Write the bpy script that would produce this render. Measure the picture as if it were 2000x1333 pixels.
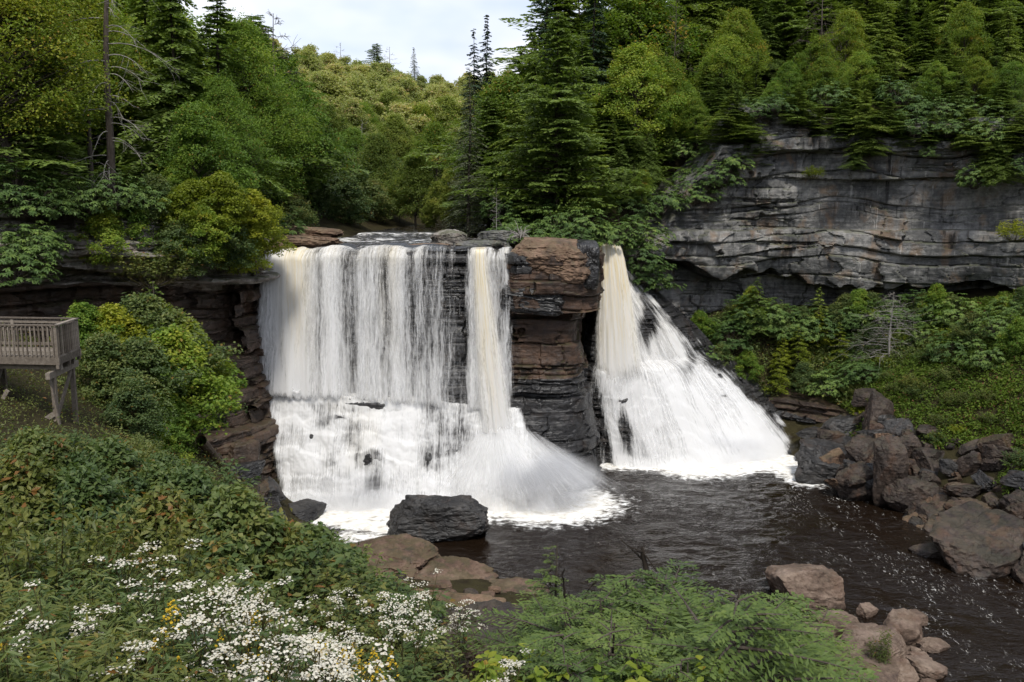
import bpy, bmesh, math, random
import numpy as np
from mathutils import Vector

for o in list(bpy.data.objects): bpy.data.objects.remove(o)
SC = bpy.context.scene
COL = SC.collection
RAD = math.radians

# ------------------------------------------------------------------ camera, sky, sun, exposure
CAM_Z = 20.0
PITCH = RAD(8.8)
FPX = 1732.0
cam_d = bpy.data.cameras.new('camera')
cam = bpy.data.objects.new('camera', cam_d); COL.objects.link(cam)
cam.location = (0, 0, CAM_Z)
cam.rotation_euler = (RAD(90) - PITCH, 0, 0)
cam_d.sensor_width = 36.0
cam_d.lens = 36.0 * FPX / 2000.0
cam_d.clip_start = 0.2; cam_d.clip_end = 3000
SC.camera = cam

SUN_EL, SUN_AZ = 56.0, 172.0          # azimuth clockwise from +Y (view direction): high behind the camera, a little to its right
w = bpy.data.worlds.new('World'); SC.world = w; w.use_nodes = True
nt = w.node_tree; nt.nodes.clear()
def N(nt, t, **k):
    n = nt.nodes.new(t)
    for a, b in k.items(): setattr(n, a, b)
    return n
sky = N(nt, 'ShaderNodeTexSky', sky_type='NISHITA', sun_disc=False)
sky.sun_elevation = RAD(SUN_EL); sky.sun_rotation = RAD(SUN_AZ); sky.air_density = 1.0; sky.dust_density = 1.5
bg1 = N(nt, 'ShaderNodeBackground'); bg1.inputs[1].default_value = 0.12
bg2 = N(nt, 'ShaderNodeBackground'); bg2.inputs[1].default_value = 0.73
tc = N(nt, 'ShaderNodeTexCoord'); mp = N(nt, 'ShaderNodeMapping'); mp.inputs['Scale'].default_value = (1, 1, 2.2)
mp.inputs['Location'].default_value = (0.35, 0.0, 0.0)
nz = N(nt, 'ShaderNodeTexNoise'); nz.inputs['Scale'].default_value = 2.1; nz.inputs['Detail'].default_value = 5; nz.inputs['Roughness'].default_value = 0.5
cr = N(nt, 'ShaderNodeValToRGB'); cr.color_ramp.elements[0].position = 0.36; cr.color_ramp.elements[1].position = 0.60
cr2 = N(nt, 'ShaderNodeValToRGB'); cr2.color_ramp.elements[0].position = 0.42; cr2.color_ramp.elements[1].position = 0.62
cr2.color_ramp.elements[0].color = (0.66, 0.74, 0.93, 1); cr2.color_ramp.elements[1].color = (1.0, 1.0, 1.02, 1)
nz2 = N(nt, 'ShaderNodeTexNoise'); nz2.inputs['Scale'].default_value = 3.6; nz2.inputs['Detail'].default_value = 4
mx = N(nt, 'ShaderNodeMixShader'); wo = N(nt, 'ShaderNodeOutputWorld')
sc_ = N(nt, 'ShaderNodeMath', operation='MULTIPLY_ADD'); sc_.inputs[1].default_value = 0.35; sc_.inputs[2].default_value = 0.65
L = nt.links.new
L(tc.outputs['Generated'], mp.inputs[0]); L(mp.outputs[0], nz.inputs[0]); L(mp.outputs[0], nz2.inputs[0])
L(nz.outputs['Fac'], cr.inputs[0]); L(nz2.outputs['Fac'], cr2.inputs[0])
L(cr.outputs[0], sc_.inputs[0])
L(sky.outputs[0], bg1.inputs[0]); L(cr2.outputs[0], bg2.inputs[0])
L(sc_.outputs[0], mx.inputs[0]); L(bg1.outputs[0], mx.inputs[1]); L(bg2.outputs[0], mx.inputs[2]); L(mx.outputs[0], wo.inputs[0])

sd = bpy.data.lights.new('sun', 'SUN'); sd.energy = 2.1; sd.angle = RAD(9); sd.color = (1.0, 0.95, 0.86)
sun = bpy.data.objects.new('sun', sd); COL.objects.link(sun)
az, el = RAD(SUN_AZ), RAD(SUN_EL)
to_sun = Vector((math.sin(az) * math.cos(el), math.cos(az) * math.cos(el), math.sin(el)))
sun.rotation_euler = to_sun.to_track_quat('Z', 'Y').to_euler()

vs = SC.view_settings
vs.view_transform = 'Standard'; vs.look = 'None'; vs.gamma = 1.0; vs.exposure = 0.7; vs.use_curve_mapping = False
cy = SC.cycles
cy.max_bounces = 6; cy.diffuse_bounces = 3; cy.glossy_bounces = 2; cy.transmission_bounces = 3; cy.transparent_max_bounces = 24
cy.caustics_reflective = False; cy.caustics_refractive = False
cy.use_denoising = True
try:
    cy.denoiser = 'OPENIMAGEDENOISE'; cy.denoising_input_passes = 'RGB_ALBEDO_NORMAL'; cy.denoising_prefilter = 'ACCURATE'
except Exception: pass
cy.use_adaptive_sampling = True; cy.adaptive_threshold = 0.025

# ------------------------------------------------------------------ helpers
cp, sp_ = math.cos(PITCH), math.sin(PITCH)
def ray(px, py):
    a, b = (px - 1000.0) / FPX, (666.5 - py) / FPX
    return np.array([a, cp + b * sp_, -sp_ + b * cp])
def at(px, py, Y):
    r = ray(px, py); r = r * (Y / r[1]); return np.array([r[0], Y, CAM_Z + r[2]])
def atz(px, py, z):
    r = ray(px, py); r = r * ((z - CAM_Z) / r[2]); return np.array([r[0], r[1], z])
def pix(x, y, z):
    d = y * cp - (z - CAM_Z) * sp_; v = y * sp_ + (z - CAM_Z) * cp
    return 1000 + FPX * x / d, 666.5 - FPX * v / d

M1, M2, M3, M4 = np.uint32(374761393), np.uint32(668265263), np.uint32(2246822519), np.uint32(3266489917)
def hsh(i, j, k, s=0):
    h = (i.astype(np.int64).astype(np.uint32) * M1) ^ (j.astype(np.int64).astype(np.uint32) * M2) ^ (k.astype(np.int64).astype(np.uint32) * M3)
    h = h + np.uint32((s * 2654435761) & 0xffffffff)
    h ^= h >> np.uint32(15); h = h * M4; h ^= h >> np.uint32(13); h = h * M1; h ^= h >> np.uint32(16)
    return h.astype(np.float64) / 4294967296.0
def noise(x, y, z, s=0):
    x, y, z = np.broadcast_arrays(np.asarray(x, float), np.asarray(y, float), np.asarray(z, float))
    i, j, k = np.floor(x), np.floor(y), np.floor(z)
    f, g, h = x - i, y - j, z - k
    f = f*f*f*(f*(f*6-15)+10); g = g*g*g*(g*(g*6-15)+10); h = h*h*h*(h*(h*6-15)+10)
    r = 0
    for a in (0, 1):
        for b in (0, 1):
            for c in (0, 1):
                r = r + hsh(i+a, j+b, k+c, s) * (f if a else 1-f) * (g if b else 1-g) * (h if c else 1-h)
    return r * 2 - 1
def fbm(x, y, z, o=4, s=0, g=0.5):
    r = 0; a = 1.0; t = 0
    for q in range(o):
        r = r + a * noise(np.asarray(x) * 2**q + q*17.3, np.asarray(y) * 2**q + q*5.1, np.asarray(z) * 2**q - q*9.7, s + q)
        t += a; a *= g
    return r / t
def sstep(a, b, x):
    t = np.clip((x - a) / (b - a), 0, 1); return t * t * (3 - 2 * t)

def mesh(name, V, F, smooth=True, uv=None, pattr=None, fattr=None):
    """V (n,3); F array (m,k) or list of such arrays."""
    me = bpy.data.meshes.new(name)
    V = np.ascontiguousarray(V, np.float32)
    Fs = F if isinstance(F, list) else [F]
    Fs = [np.asarray(f, np.int32) for f in Fs if len(f)]
    loops = np.concatenate([f.ravel() for f in Fs]).astype(np.int32)
    tot = np.concatenate([np.full(len(f), f.shape[1], np.int32) for f in Fs])
    st = np.concatenate([[0], np.cumsum(tot)[:-1]]).astype(np.int32)
    me.vertices.add(len(V)); me.vertices.foreach_set('co', V.ravel())
    me.loops.add(len(loops)); me.loops.foreach_set('vertex_index', loops)
    me.polygons.add(len(tot)); me.polygons.foreach_set('loop_start', st); me.polygons.foreach_set('loop_total', tot)
    me.polygons.foreach_set('use_smooth', np.full(len(tot), smooth, bool))
    if uv is not None:
        l = me.uv_layers.new(name='UVMap'); l.data.foreach_set('uv', np.asarray(uv, np.float32)[loops].ravel())
    for nm, a in (pattr or {}).items():
        at_ = me.attributes.new(nm, 'FLOAT', 'POINT'); at_.data.foreach_set('value', np.asarray(a, np.float32).ravel())
    for nm, a in (fattr or {}).items():
        at_ = me.attributes.new(nm, 'FLOAT', 'FACE'); at_.data.foreach_set('value', np.asarray(a, np.float32).ravel())
    me.update(calc_edges=True)
    return me
def ob(name, me, mat=None, parent=None):
    o = bpy.data.objects.new(name, me); COL.objects.link(o)
    if mat is not None and len(me.materials) == 0: me.materials.append(mat)
    if parent is not None: o.parent = parent
    return o
def tag(o, label=None, cat=None, group=None, kind=None):
    if label: o['label'] = label
    if cat: o['category'] = cat
    if group: o['group'] = group
    if kind: o['kind'] = kind
    return o
def empty(name, loc=(0, 0, 0), rz=0, s=1):
    o = bpy.data.objects.new(name, None); COL.objects.link(o); o.location = loc; o.rotation_euler = (0, 0, rz); o.scale = (s, s, s)
    o.empty_display_size = 0.3
    return o
def copy_tree(o, parent=None):
    c = o.copy(); COL.objects.link(c); c.parent = parent
    for ch in o.children: copy_tree(ch, c)
    return c
def gridF(nu, nv, flip=False):
    i = np.arange(nu * nv).reshape(nu, nv)
    f = np.stack([i[:-1, :-1], i[1:, :-1], i[1:, 1:], i[:-1, 1:]], -1).reshape(-1, 4)
    return f[:, ::-1] if flip else f
def tube(pts, rad, sides=6):
    """pts (n,3), rad (n,) -> V,F"""
    P = np.asarray(pts, float); n = len(P); rad = np.broadcast_to(rad, (n,))
    T = np.gradient(P, axis=0); T /= np.linalg.norm(T, axis=1)[:, None] + 1e-9
    ref = np.where(np.abs(T[:, 2:3]) > 0.9, np.array([[1., 0, 0]]), np.array([[0, 0, 1.]]))
    A = np.cross(T, ref); A /= np.linalg.norm(A, axis=1)[:, None] + 1e-9
    B = np.cross(T, A)
    th = np.arange(sides) * 2 * np.pi / sides
    V = P[:, None] + rad[:, None, None] * (np.cos(th)[None, :, None] * A[:, None] + np.sin(th)[None, :, None] * B[:, None])
    i = np.arange(n * sides).reshape(n, sides); j = np.roll(i, -1, 1)
    F = np.stack([i[:-1], j[:-1], j[1:], i[1:]], -1).reshape(-1, 4)
    return V.reshape(-1, 3), F
class Acc:
    def __init__(s): s.V = []; s.F = {}; s.n = 0
    def add(s, V, F):
        s.V.append(np.asarray(V, float)); F = np.asarray(F)
        s.F.setdefault(F.shape[1], []).append(F + s.n); s.n += len(V)
    def mesh(s, name, smooth=True, **k):
        return mesh(name, np.concatenate(s.V), [np.concatenate(f) for f in s.F.values()], smooth, **k)
BOXF = np.array([[0,1,3,2],[4,6,7,5],[0,4,5,1],[2,3,7,6],[0,2,6,4],[1,5,7,3]])
def boxV(a, b):
    a = np.asarray(a, float); b = np.asarray(b, float)
    return np.array([[x, y, z] for x in (a[0], b[0]) for y in (a[1], b[1]) for z in (a[2], b[2])])

# ------------------------------------------------------------------ materials
def newmat(name):
    m = bpy.data.materials.new(name); m.use_nodes = True; m.node_tree.nodes.clear()
    return m, m.node_tree
def lk(nt, a, b): nt.links.new(a, b)
def noise_n(nt, vec, scale, detail=4, rough=0.55, dist=0.0, mapscale=None, rot=None, loc=None):
    if mapscale is not None:
        m = N(nt, 'ShaderNodeMapping'); m.inputs['Scale'].default_value = mapscale
        if rot: m.inputs['Rotation'].default_value = rot
        if loc: m.inputs['Location'].default_value = loc
        lk(nt, vec, m.inputs[0]); vec = m.outputs[0]
    n = N(nt, 'ShaderNodeTexNoise'); n.inputs['Scale'].default_value = scale; n.inputs['Detail'].default_value = detail
    n.inputs['Roughness'].default_value = rough; n.inputs['Distortion'].default_value = dist
    lk(nt, vec, n.inputs['Vector']); return n.outputs['Fac']
def ramp(nt, fac, stops):
    r = N(nt, 'ShaderNodeValToRGB'); e = r.color_ramp.elements
    while len(e) < len(stops): e.new(0.5)
    for q, (p, c) in zip(e, stops):
        q.position = p; q.color = (c if len(c) == 4 else (*c, 1)) if not np.isscalar(c) else (c, c, c, 1)
    lk(nt, fac, r.inputs[0]); return r.outputs[0]
def mixc(nt, fac, a, b, mode='MIX'):
    m = N(nt, 'ShaderNodeMix', data_type='RGBA', blend_type=mode); m.clamp_factor = True
    for v, i in ((fac, 0), (a, 6), (b, 7)):
        if hasattr(v, 'node'): lk(nt, v, m.inputs[i])
        elif i == 0: m.inputs[0].default_value = v
        else: m.inputs[i].default_value = (*v, 1)
    return m.outputs[2]
def math_n(nt, op, a, b=None, c=None):
    m = N(nt, 'ShaderNodeMath', operation=op)
    for i, v in enumerate((a, b, c)):
        if v is None: continue
        if hasattr(v, 'node'): lk(nt, v, m.inputs[i])
        else: m.inputs[i].default_value = v
    return m.outputs[0]
def mapr(nt, v, a, b, c=0.0, d=1.0, smooth=True):
    m = N(nt, 'ShaderNodeMapRange', interpolation_type='SMOOTHSTEP' if smooth else 'LINEAR')
    for i, q in enumerate((v, a, b, c, d)):
        if hasattr(q, 'node'): lk(nt, q, m.inputs[i])
        else: m.inputs[i].default_value = q
    return m.outputs[0]
def principled(nt, col, rough=0.7, spec=0.4, bump=None, bstr=0.5, bdist=0.05):
    p = N(nt, 'ShaderNodeBsdfPrincipled')
    if hasattr(col, 'node'): lk(nt, col, p.inputs['Base Color'])
    else: p.inputs['Base Color'].default_value = (*col, 1)
    if hasattr(rough, 'node'): lk(nt, rough, p.inputs['Roughness'])
    else: p.inputs['Roughness'].default_value = rough
    p.inputs['Specular IOR Level'].default_value = spec
    if bump is not None:
        b = N(nt, 'ShaderNodeBump'); b.inputs['Strength'].default_value = bstr; b.inputs['Distance'].default_value = bdist
        lk(nt, bump, b.inputs['Height']); lk(nt, b.outputs[0], p.inputs['Normal'])
    return p
def out(nt, sh):
    o = N(nt, 'ShaderNodeOutputMaterial'); lk(nt, sh, o.inputs[0])
def pos(nt): return N(nt, 'ShaderNodeNewGeometry').outputs['Position']

def rock_mat(name, dark, mid, light, stain, stain_amt=0.5, rough=0.8, spec=0.3, streak=0.6, strata=1.0, moss=0.0, scale=1.0, lichen=0.3, wetline=None):
    m, nt = newmat(name); P = pos(nt)
    big = noise_n(nt, P, 0.35 * scale, 5, 0.6)
    fine = noise_n(nt, P, 2.6 * scale, 8, 0.65)
    lay = noise_n(nt, P, 1.0, 5, 0.6, 0.4, (0.25 * scale, 0.25 * scale, 3.2 * scale))
    v = math_n(nt, 'ADD', math_n(nt, 'MULTIPLY', big, 0.45), math_n(nt, 'MULTIPLY', fine, 0.3))
    v = math_n(nt, 'ADD', v, math_n(nt, 'MULTIPLY', lay, 0.25 * strata))
    v = math_n(nt, 'DIVIDE', v, 0.75 + 0.25 * strata)
    c = ramp(nt, v, [(0.35, dark), (0.48, mid), (0.62, light)])
    st = mapr(nt, noise_n(nt, P, 0.55 * scale, 5, 0.6, 0.5, (1, 1, 0.7), None, (11, 3, 7)), 0.52, 0.68)
    c = mixc(nt, math_n(nt, 'MULTIPLY', st, stain_amt), c, stain)
    if streak > 0:
        s1 = noise_n(nt, P, 1.0, 5, 0.6, 0.15, (1.7 * scale, 1.7 * scale, 0.10 * scale))
        s2 = noise_n(nt, P, 0.25 * scale, 3, 0.5, 0, (1, 1, 1), None, (5, 9, 1))
        s = math_n(nt, 'MULTIPLY', mapr(nt, s1, 0.53, 0.66), mapr(nt, s2, 0.42, 0.58))
        c = mixc(nt, math_n(nt, 'MULTIPLY', s, streak), c, tuple(x * 0.45 for x in dark))
        s3 = noise_n(nt, P, 1.0, 4, 0.6, 0.1, (3.0 * scale, 3.0 * scale, 0.16 * scale), None, (31, 7, 2))
        c = mixc(nt, math_n(nt, 'MULTIPLY', mapr(nt, s3, 0.62, 0.72), streak * 0.6), c, tuple(min(1, x * 1.5) for x in light))
    if lichen > 0:
        li = mapr(nt, noise_n(nt, P, 7.0 * scale, 4, 0.7, 0, (1, 1, 1), None, (3, 3, 3)), 0.62, 0.70)
        c = mixc(nt, math_n(nt, 'MULTIPLY', li, lichen), c, tuple(min(1, x * 1.6) for x in light))
    if moss > 0:
        g = N(nt, 'ShaderNodeNewGeometry'); sx = N(nt, 'ShaderNodeSeparateXYZ'); lk(nt, g.outputs['Normal'], sx.inputs[0])
        mm = math_n(nt, 'MULTIPLY', mapr(nt, sx.outputs[2], 0.35, 0.75), mapr(nt, noise_n(nt, P, 1.3, 4), 0.4, 0.55))
        c = mixc(nt, math_n(nt, 'MULTIPLY', mm, moss), c, (0.05, 0.06, 0.018))
    ro = mapr(nt, fine, 0.3, 0.7, rough - 0.15, min(1, rough + 0.12))
    if wetline is not None:
        zx = N(nt, 'ShaderNodeSeparateXYZ'); lk(nt, P, zx.inputs[0])
        wl = mapr(nt, math_n(nt, 'ADD', zx.outputs[2], math_n(nt, 'MULTIPLY', big, 0.6)), wetline - 0.1, wetline + 0.5, 1.0, 0.0)
        c = mixc(nt, wl, c, tuple(x * 0.5 for x in dark))
        ro = math_n(nt, 'SUBTRACT', ro, math_n(nt, 'MULTIPLY', wl, 0.45))
    vor = N(nt, 'ShaderNodeTexVoronoi', feature='DISTANCE_TO_EDGE'); vor.inputs['Scale'].default_value = 1.1 * scale
    mpp = N(nt, 'ShaderNodeMapping'); mpp.inputs['Scale'].default_value = (0.6, 0.6, 1.6)
    nd = N(nt, 'ShaderNodeTexNoise'); nd.inputs['Scale'].default_value = 1.5 * scale; nd.inputs['Detail'].default_value = 4
    ad = N(nt, 'ShaderNodeVectorMath', operation='MULTIPLY_ADD'); ad.inputs[1].default_value = (1.2, 1.2, 0.8)
    lk(nt, P, nd.inputs[0]); lk(nt, nd.outputs['Color'], ad.inputs[0]); lk(nt, P, ad.inputs[2]); lk(nt, ad.outputs[0], mpp.inputs[0]); lk(nt, mpp.outputs[0], vor.inputs[0])
    crk = mapr(nt, vor.outputs[0], 0.0, 0.045)
    h = math_n(nt, 'ADD', math_n(nt, 'MULTIPLY', fine, 0.8), math_n(nt, 'MULTIPLY', crk, 0.25))
    h = math_n(nt, 'ADD', h, math_n(nt, 'MULTIPLY', lay, 0.8 * strata))
    p = principled(nt, c, ro, spec, h, 0.8, 0.10)
    out(nt, p.outputs[0]); return m

M_CLIFF = rock_mat('grey_sandstone', (0.026, 0.026, 0.028), (0.108, 0.107, 0.105), (0.32, 0.31, 0.295), (0.20, 0.12, 0.06), 0.5, 0.85, 0.25, 0.85, 1.0, 0.5)
M_LEDGE = rock_mat('left_sandstone', (0.06, 0.054, 0.048), (0.19, 0.17, 0.15), (0.40, 0.375, 0.35), (0.16, 0.09, 0.05), 0.4, 0.85, 0.25, 0.5, 1.0, 0.7)
M_WET = rock_mat('wet_black_shale', (0.006, 0.006, 0.007), (0.017, 0.0165, 0.017), (0.045, 0.044, 0.045), (0.035, 0.02, 0.012), 0.35, 0.38, 0.5, 0.2, 1.0, 0.0, 1.4, 0.05)
M_BROWN = rock_mat('brown_sandstone', (0.045, 0.029, 0.020), (0.135, 0.085, 0.056), (0.25, 0.168, 0.115), (0.03, 0.027, 0.027), 0.55, 0.8, 0.3, 0.35, 0.9, 0.25, 1.2, 0.15)
M_DARKBROWN = rock_mat('dark_brown_shale', (0.014, 0.010, 0.008), (0.045, 0.03, 0.021), (0.10, 0.065, 0.045), (0.11, 0.05, 0.02), 0.4, 0.6, 0.4, 0.3, 1.0, 0.2, 1.3, 0.05)
M_BOULDER = rock_mat('black_boulder', (0.006, 0.006, 0.007), (0.022, 0.021, 0.021), (0.066, 0.062, 0.058), (0.06, 0.035, 0.022), 0.35, 0.55, 0.45, 0.2, 1.0, 0.0, 1.6, 0.1, 0.25)
M_TALUS = rock_mat('talus_rock', (0.010, 0.008, 0.007), (0.032, 0.023, 0.019), (0.082, 0.060, 0.047), (0.10, 0.05, 0.028), 0.45, 0.68, 0.35, 0.2, 0.8, 0.15, 1.6, 0.25, 0.2)
M_SLAB = rock_mat('shore_slab', (0.035, 0.022, 0.016), (0.105, 0.066, 0.046), (0.19, 0.13, 0.095), (0.03, 0.026, 0.025), 0.6, 0.8, 0.3, 0.2, 0.9, 0.35, 1.6, 0.25, 0.2)
M_RUST = rock_mat('rust_brown_shale', (0.014, 0.009, 0.007), (0.046, 0.027, 0.018), (0.11, 0.064, 0.041), (0.012, 0.011, 0.011), 0.7, 0.6, 0.4, 0.4, 1.0, 0.3, 1.4, 0.05)
M_STONE = rock_mat('shore_stone', (0.045, 0.030, 0.023), (0.13, 0.090, 0.068), (0.25, 0.188, 0.148), (0.10, 0.055, 0.035), 0.5, 0.8, 0.3, 0.1, 0.5, 0.1, 2.0, 0.35, 0.12)

# ------------------------------------------------------------------ terrain
RIM = np.array([(-90, 16), (-44, 37), (-29, 45), (-22, 50.5), (-18.6, 56), (-17.6, 61.2), (-1, 62), (5.5, 61.5), (6.6, 64), (7.0, 70.3), (10, 72.5),
                (14.5, 79), (22, 80.5), (30, 79.5), (38, 76.5), (46, 72), (58, 64), (95, 40), (130, -80), (-110, -80)], float)
def rim_sd(x, y):
    d = np.full(x.shape, 1e9); ins = np.zeros(x.shape, bool)
    for a, b in zip(RIM, np.roll(RIM, -1, 0)):
        e = b - a; t = np.clip(((x - a[0]) * e[0] + (y - a[1]) * e[1]) / (e @ e), 0, 1)
        d = np.minimum(d, np.hypot(x - a[0] - t * e[0], y - a[1] - t * e[1]))
        c = ((a[1] > y) != (b[1] > y)) & (x < (b[0] - a[0]) * (y - a[1]) / (b[1] - a[1] + 1e-12) + a[0]); ins ^= c
    return np.where(ins, -d, d)
class RBF:
    def __init__(s, pts):
        s.P = np.array(pts, float); n = len(s.P)
        r = np.hypot(*(s.P[:, None, :2] - s.P[None, :, :2]).transpose(2, 0, 1))
        A = np.zeros((n + 3, n + 3)); A[:n, :n] = r; A[:n, n] = 1; A[:n, n+1:] = s.P[:, :2]; A[n:, :n] = A[:n, n:].T
        s.w = np.linalg.solve(A, np.concatenate([s.P[:, 2], [0, 0, 0]]))
    def __call__(s, x, y):
        r = np.zeros(np.shape(x)); n = len(s.P)
        for i in range(n): r = r + s.w[i] * np.hypot(x - s.P[i, 0], y - s.P[i, 1])
        return r + s.w[n] + s.w[n+1] * x + s.w[n+2] * y
LOWER = RBF([(0,-20,19),(0,0,17.6),(0,8,13.9),(0,15,11.2),(0,22,8.0),(0,30,4.2),(1,37,1.2),(-3,46,.4),(2,43,.2),(5,39,.4),
    (-10,0,18),(-20,5,19),(-10,10,15.4),(-10,18,13.2),(-5,20,10.6),(-13.5,26,12.2),(-15,31,11.9),(-11.3,28,10.5),(-7.6,33,5.4),(-5,38,2.4),(-13,40,7.2),
    (-18,42,11.2),(-26,42,14.5),(-22,35,14.3),(-32,28,18),(-40,15,21),(-14.5,47,3.2),(-11.5,49,-.3),(-8,44,.9),(-17,52,3.5),(-20,48,9),(-9,41,2.4),(-6,50,-.8),
    (12,0,16),(10,8,12.6),(10,15,9.4),(8,20,6.3),(7,26,4.4),(10,31,1.8),(13,36,.25),(15.5,31,.3),(16,25,.5),(14,20,2.6),(18,14,3.2),(20,4,6),(30,-10,8),(12,25,2.9),(17.5,36,-.5),
    (5,50,-2.5),(10,58,-2.5),(15,50,-2.5),(19,42,-2),(22,32,-2),(25,20,-1.8),(28,5,-1.5),(10,66,-2),(18,66,-2),(0,54,-2),(-8,55,-1.5),(3,62,-1),(-12,58,-1),
    (22.5,67,-.4),(25.5,58,-.3),(26.3,51,-.3),(27,46,-.3),(29,38,-.2),(34,25,-.2),(40,5,0),
    (27,63,3.0),(31,58,4.2),(30,52,3.0),(31,46,2.6),(34,40,4.5),(40,28,6),(29.5,68,6.0),(35.8,62,8.8),(33,57,4.6),(40,70,11.6),(31.5,78,9.8),(19.8,76.5,9.8),(16.5,75,5.5),(25,72.5,2.4),(21,71.8,0.2),
    (22,79,10.4),(36,74,10.4),(45,64,14),(50,50,16),(60,40,20),(9,71,-1),(13,72.5,0),(70,0,25),(100,-60,30),(-80,-60,35),(38,52,10),(42,44,12)])
UPPER = RBF([(-17,62,17.0),(-9,62,16.3),(-1,62,16.4),(3,63,17.0),(-9,70,16.2),(-8,80,16.3),(-6,100,16.5),(-17,68,17.6),(-20,60,18.4),(-26,52,19.4),(-36,49,22),(-52,42,26),
    (-22,75,19.5),(-19,100,21),(-40,80,27),(-45,120,34),(3,70,17.4),(0,78,17.6),(1,100,18.5),(8,74,19.5),(11,80,21),(14.5,82.5,23.5),(18,85,27),(28,85,28.0),(45,80,28.5),(60,70,29),
    (20,100,34),(40,100,37),(6,95,23),(10,120,30),(-4,130,19.5),(-4,160,26),(-4,200,35),(-4,230,41),(-4,300,45),(-60,200,46),(60,200,50),(100,100,45),(-100,100,45),(-110,0,40),(110,20,40),
    (0,700,60),(400,300,70),(-400,300,70),(-400,-300,60),(400,-300,60),(6,66,17.3),(-14,75,17.4),(-13,90,17.6)])
def H(x, y):
    x = np.asarray(x, float); y = np.asarray(y, float)
    sd = rim_sd(x, y)
    bk = 2.6 * sstep(10, 13.5, x) * sstep(70, 74, y + 0.25 * np.maximum(x - 25, 0))   # the ground meets the plateau behind the undercut of the cliff
    t = sstep(0.6 + bk, 2.4 + bk, sd)
    lo = LOWER(x, y); up = UPPER(x, y)
    z = lo * (1 - t) + np.maximum(up, lo) * t
    z = z + 0.25 * fbm(x * 0.35, y * 0.35, 0.0 * x, 3, 5) * np.where((sd < 0) & (lo < 0.6), 0.4, 1)
    riv = sstep(9, 5, np.abs(x + 8.5 - np.clip((y - 70) / 30, 0, 1) * 2)) * sstep(60, 62, y) * sstep(118, 100, y)
    return z - 0.35 * riv * (sd > 0.5)
def gz(x, y):
    """footing of a plant: on top of the rock where it stands over a cliff edge"""
    z = Hs(x, y); d = float(rim_sd(np.array([x]), np.array([y]))[0])
    return max(z, float(UPPER(np.array([x]), np.array([y]))[0])) if d > -0.8 else z
def Hs(x, y): return float(H(np.array([x]), np.array([y]))[0])
xs = np.concatenate([-np.geomspace(1500, 48, 26), np.arange(-47, 62, 0.7), np.geomspace(63, 1500, 26)])
ys = np.concatenate([[-900, -400, -150, -60, -25], np.arange(-8, 118, 0.7), np.geomspace(119, 1800, 40)])
GX, GY = np.meshgrid(xs, ys, indexing='ij')
GZ = H(GX.ravel(), GY.ravel()).reshape(GX.shape)
m, nt = newmat('soil_and_litter'); P = pos(nt)
c = ramp(nt, noise_n(nt, P, 1.2, 6, 0.65), [(0.3, (0.018, 0.013, 0.008)), (0.5, (0.035, 0.030, 0.014)), (0.7, (0.042, 0.036, 0.016))])
out(nt, principled(nt, c, 0.95, 0.1, noise_n(nt, P, 9, 5), 1.0, 0.08).outputs[0]); M_SOIL = m
tag(ob('ground', mesh('ground', np.stack([GX, GY, GZ], -1).reshape(-1, 3), gridF(*GX.shape)), M_SOIL), kind='structure', label='steep soil banks and forest floor around the gorge')

# ------------------------------------------------------------------ rock sheets
def chaikin(p, n=2):
    p = np.asarray(p, float)
    for _ in range(n):
        q = np.empty((2 * len(p), p.shape[1])); q[0] = p[0]; q[-1] = p[-1]
        q[1:-1:2] = .75 * p[:-1] + .25 * p[1:]; q[2:-1:2] = .25 * p[:-1] + .75 * p[1:]
        p = q
    return p
def resample(p, d):
    s = np.concatenate([[0], np.cumsum(np.hypot(*np.diff(p[:, :2], axis=0).T))])
    t = np.arange(0, s[-1], d); return np.stack([np.interp(t, s, p[:, k]) for k in range(p.shape[1])], 1), t
class Strata:
    """broken beds of rock: sharp bedding planes, vertical joints, grooves between blocks"""
    def __init__(s, seed, z0, z1, tmin, tmax, wmin, wmax, bed_amp, block_amp, warp=0.5, groove=0.12, tilt=0.0):
        r = np.random.default_rng(seed); b = [z0 - 3]
        while b[-1] < z1 + 3: b.append(b[-1] + tmin + (tmax - tmin) * r.random() ** 2)
        s.b = np.array(b); n = len(b) + 1
        s.off = r.normal(0, 1, n) * bed_amp; s.wd = wmin + (wmax - wmin) * r.random(n); s.ph = r.random(n) * 10
        s.seed, s.ba, s.warp, s.gr, s.tilt = seed, block_amp, warp, groove, tilt
    def __call__(s, u, z):
        zz = z + s.warp * fbm(u * 0.10, z * 0.05, 0 * u, 3, s.seed) + 0.07 * noise(u * 0.6, z * 0.3, 0 * u, s.seed + 4) + s.tilt * u
        k = np.clip(np.searchsorted(s.b, zz), 1, len(s.b) - 1)
        d = np.minimum(zz - s.b[k - 1], s.b[k] - zz)
        uu = u / s.wd[k] + s.ph[k] + 0.45 * noise(u * 0.5, z * 0.9, 0 * u, s.seed + 9) + 0.12 * noise(u * 2.5, z * 3, 0 * u, s.seed + 10)
        j = np.floor(uu); fr = np.minimum(uu - j, 1 - uu + j) * s.wd[k]
        blk = (hsh(k + 0 * j, j, 0 * j, s.seed + 3) - 0.5) * 2
        tiltb = (hsh(k + 0 * j, j, 0 * j + 7, s.seed + 5) - 0.5)
        D = s.off[k] + s.ba * blk + tiltb * s.ba * 1.2 * (uu - j - 0.5)
        D = D - s.gr * np.exp(-(d / 0.06) ** 2) - s.gr * 0.7 * hsh(k + 0 * j, j, 0 * j + 3, s.seed + 6) * np.exp(-(fr / 0.05) ** 2)
        return D, k
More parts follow.
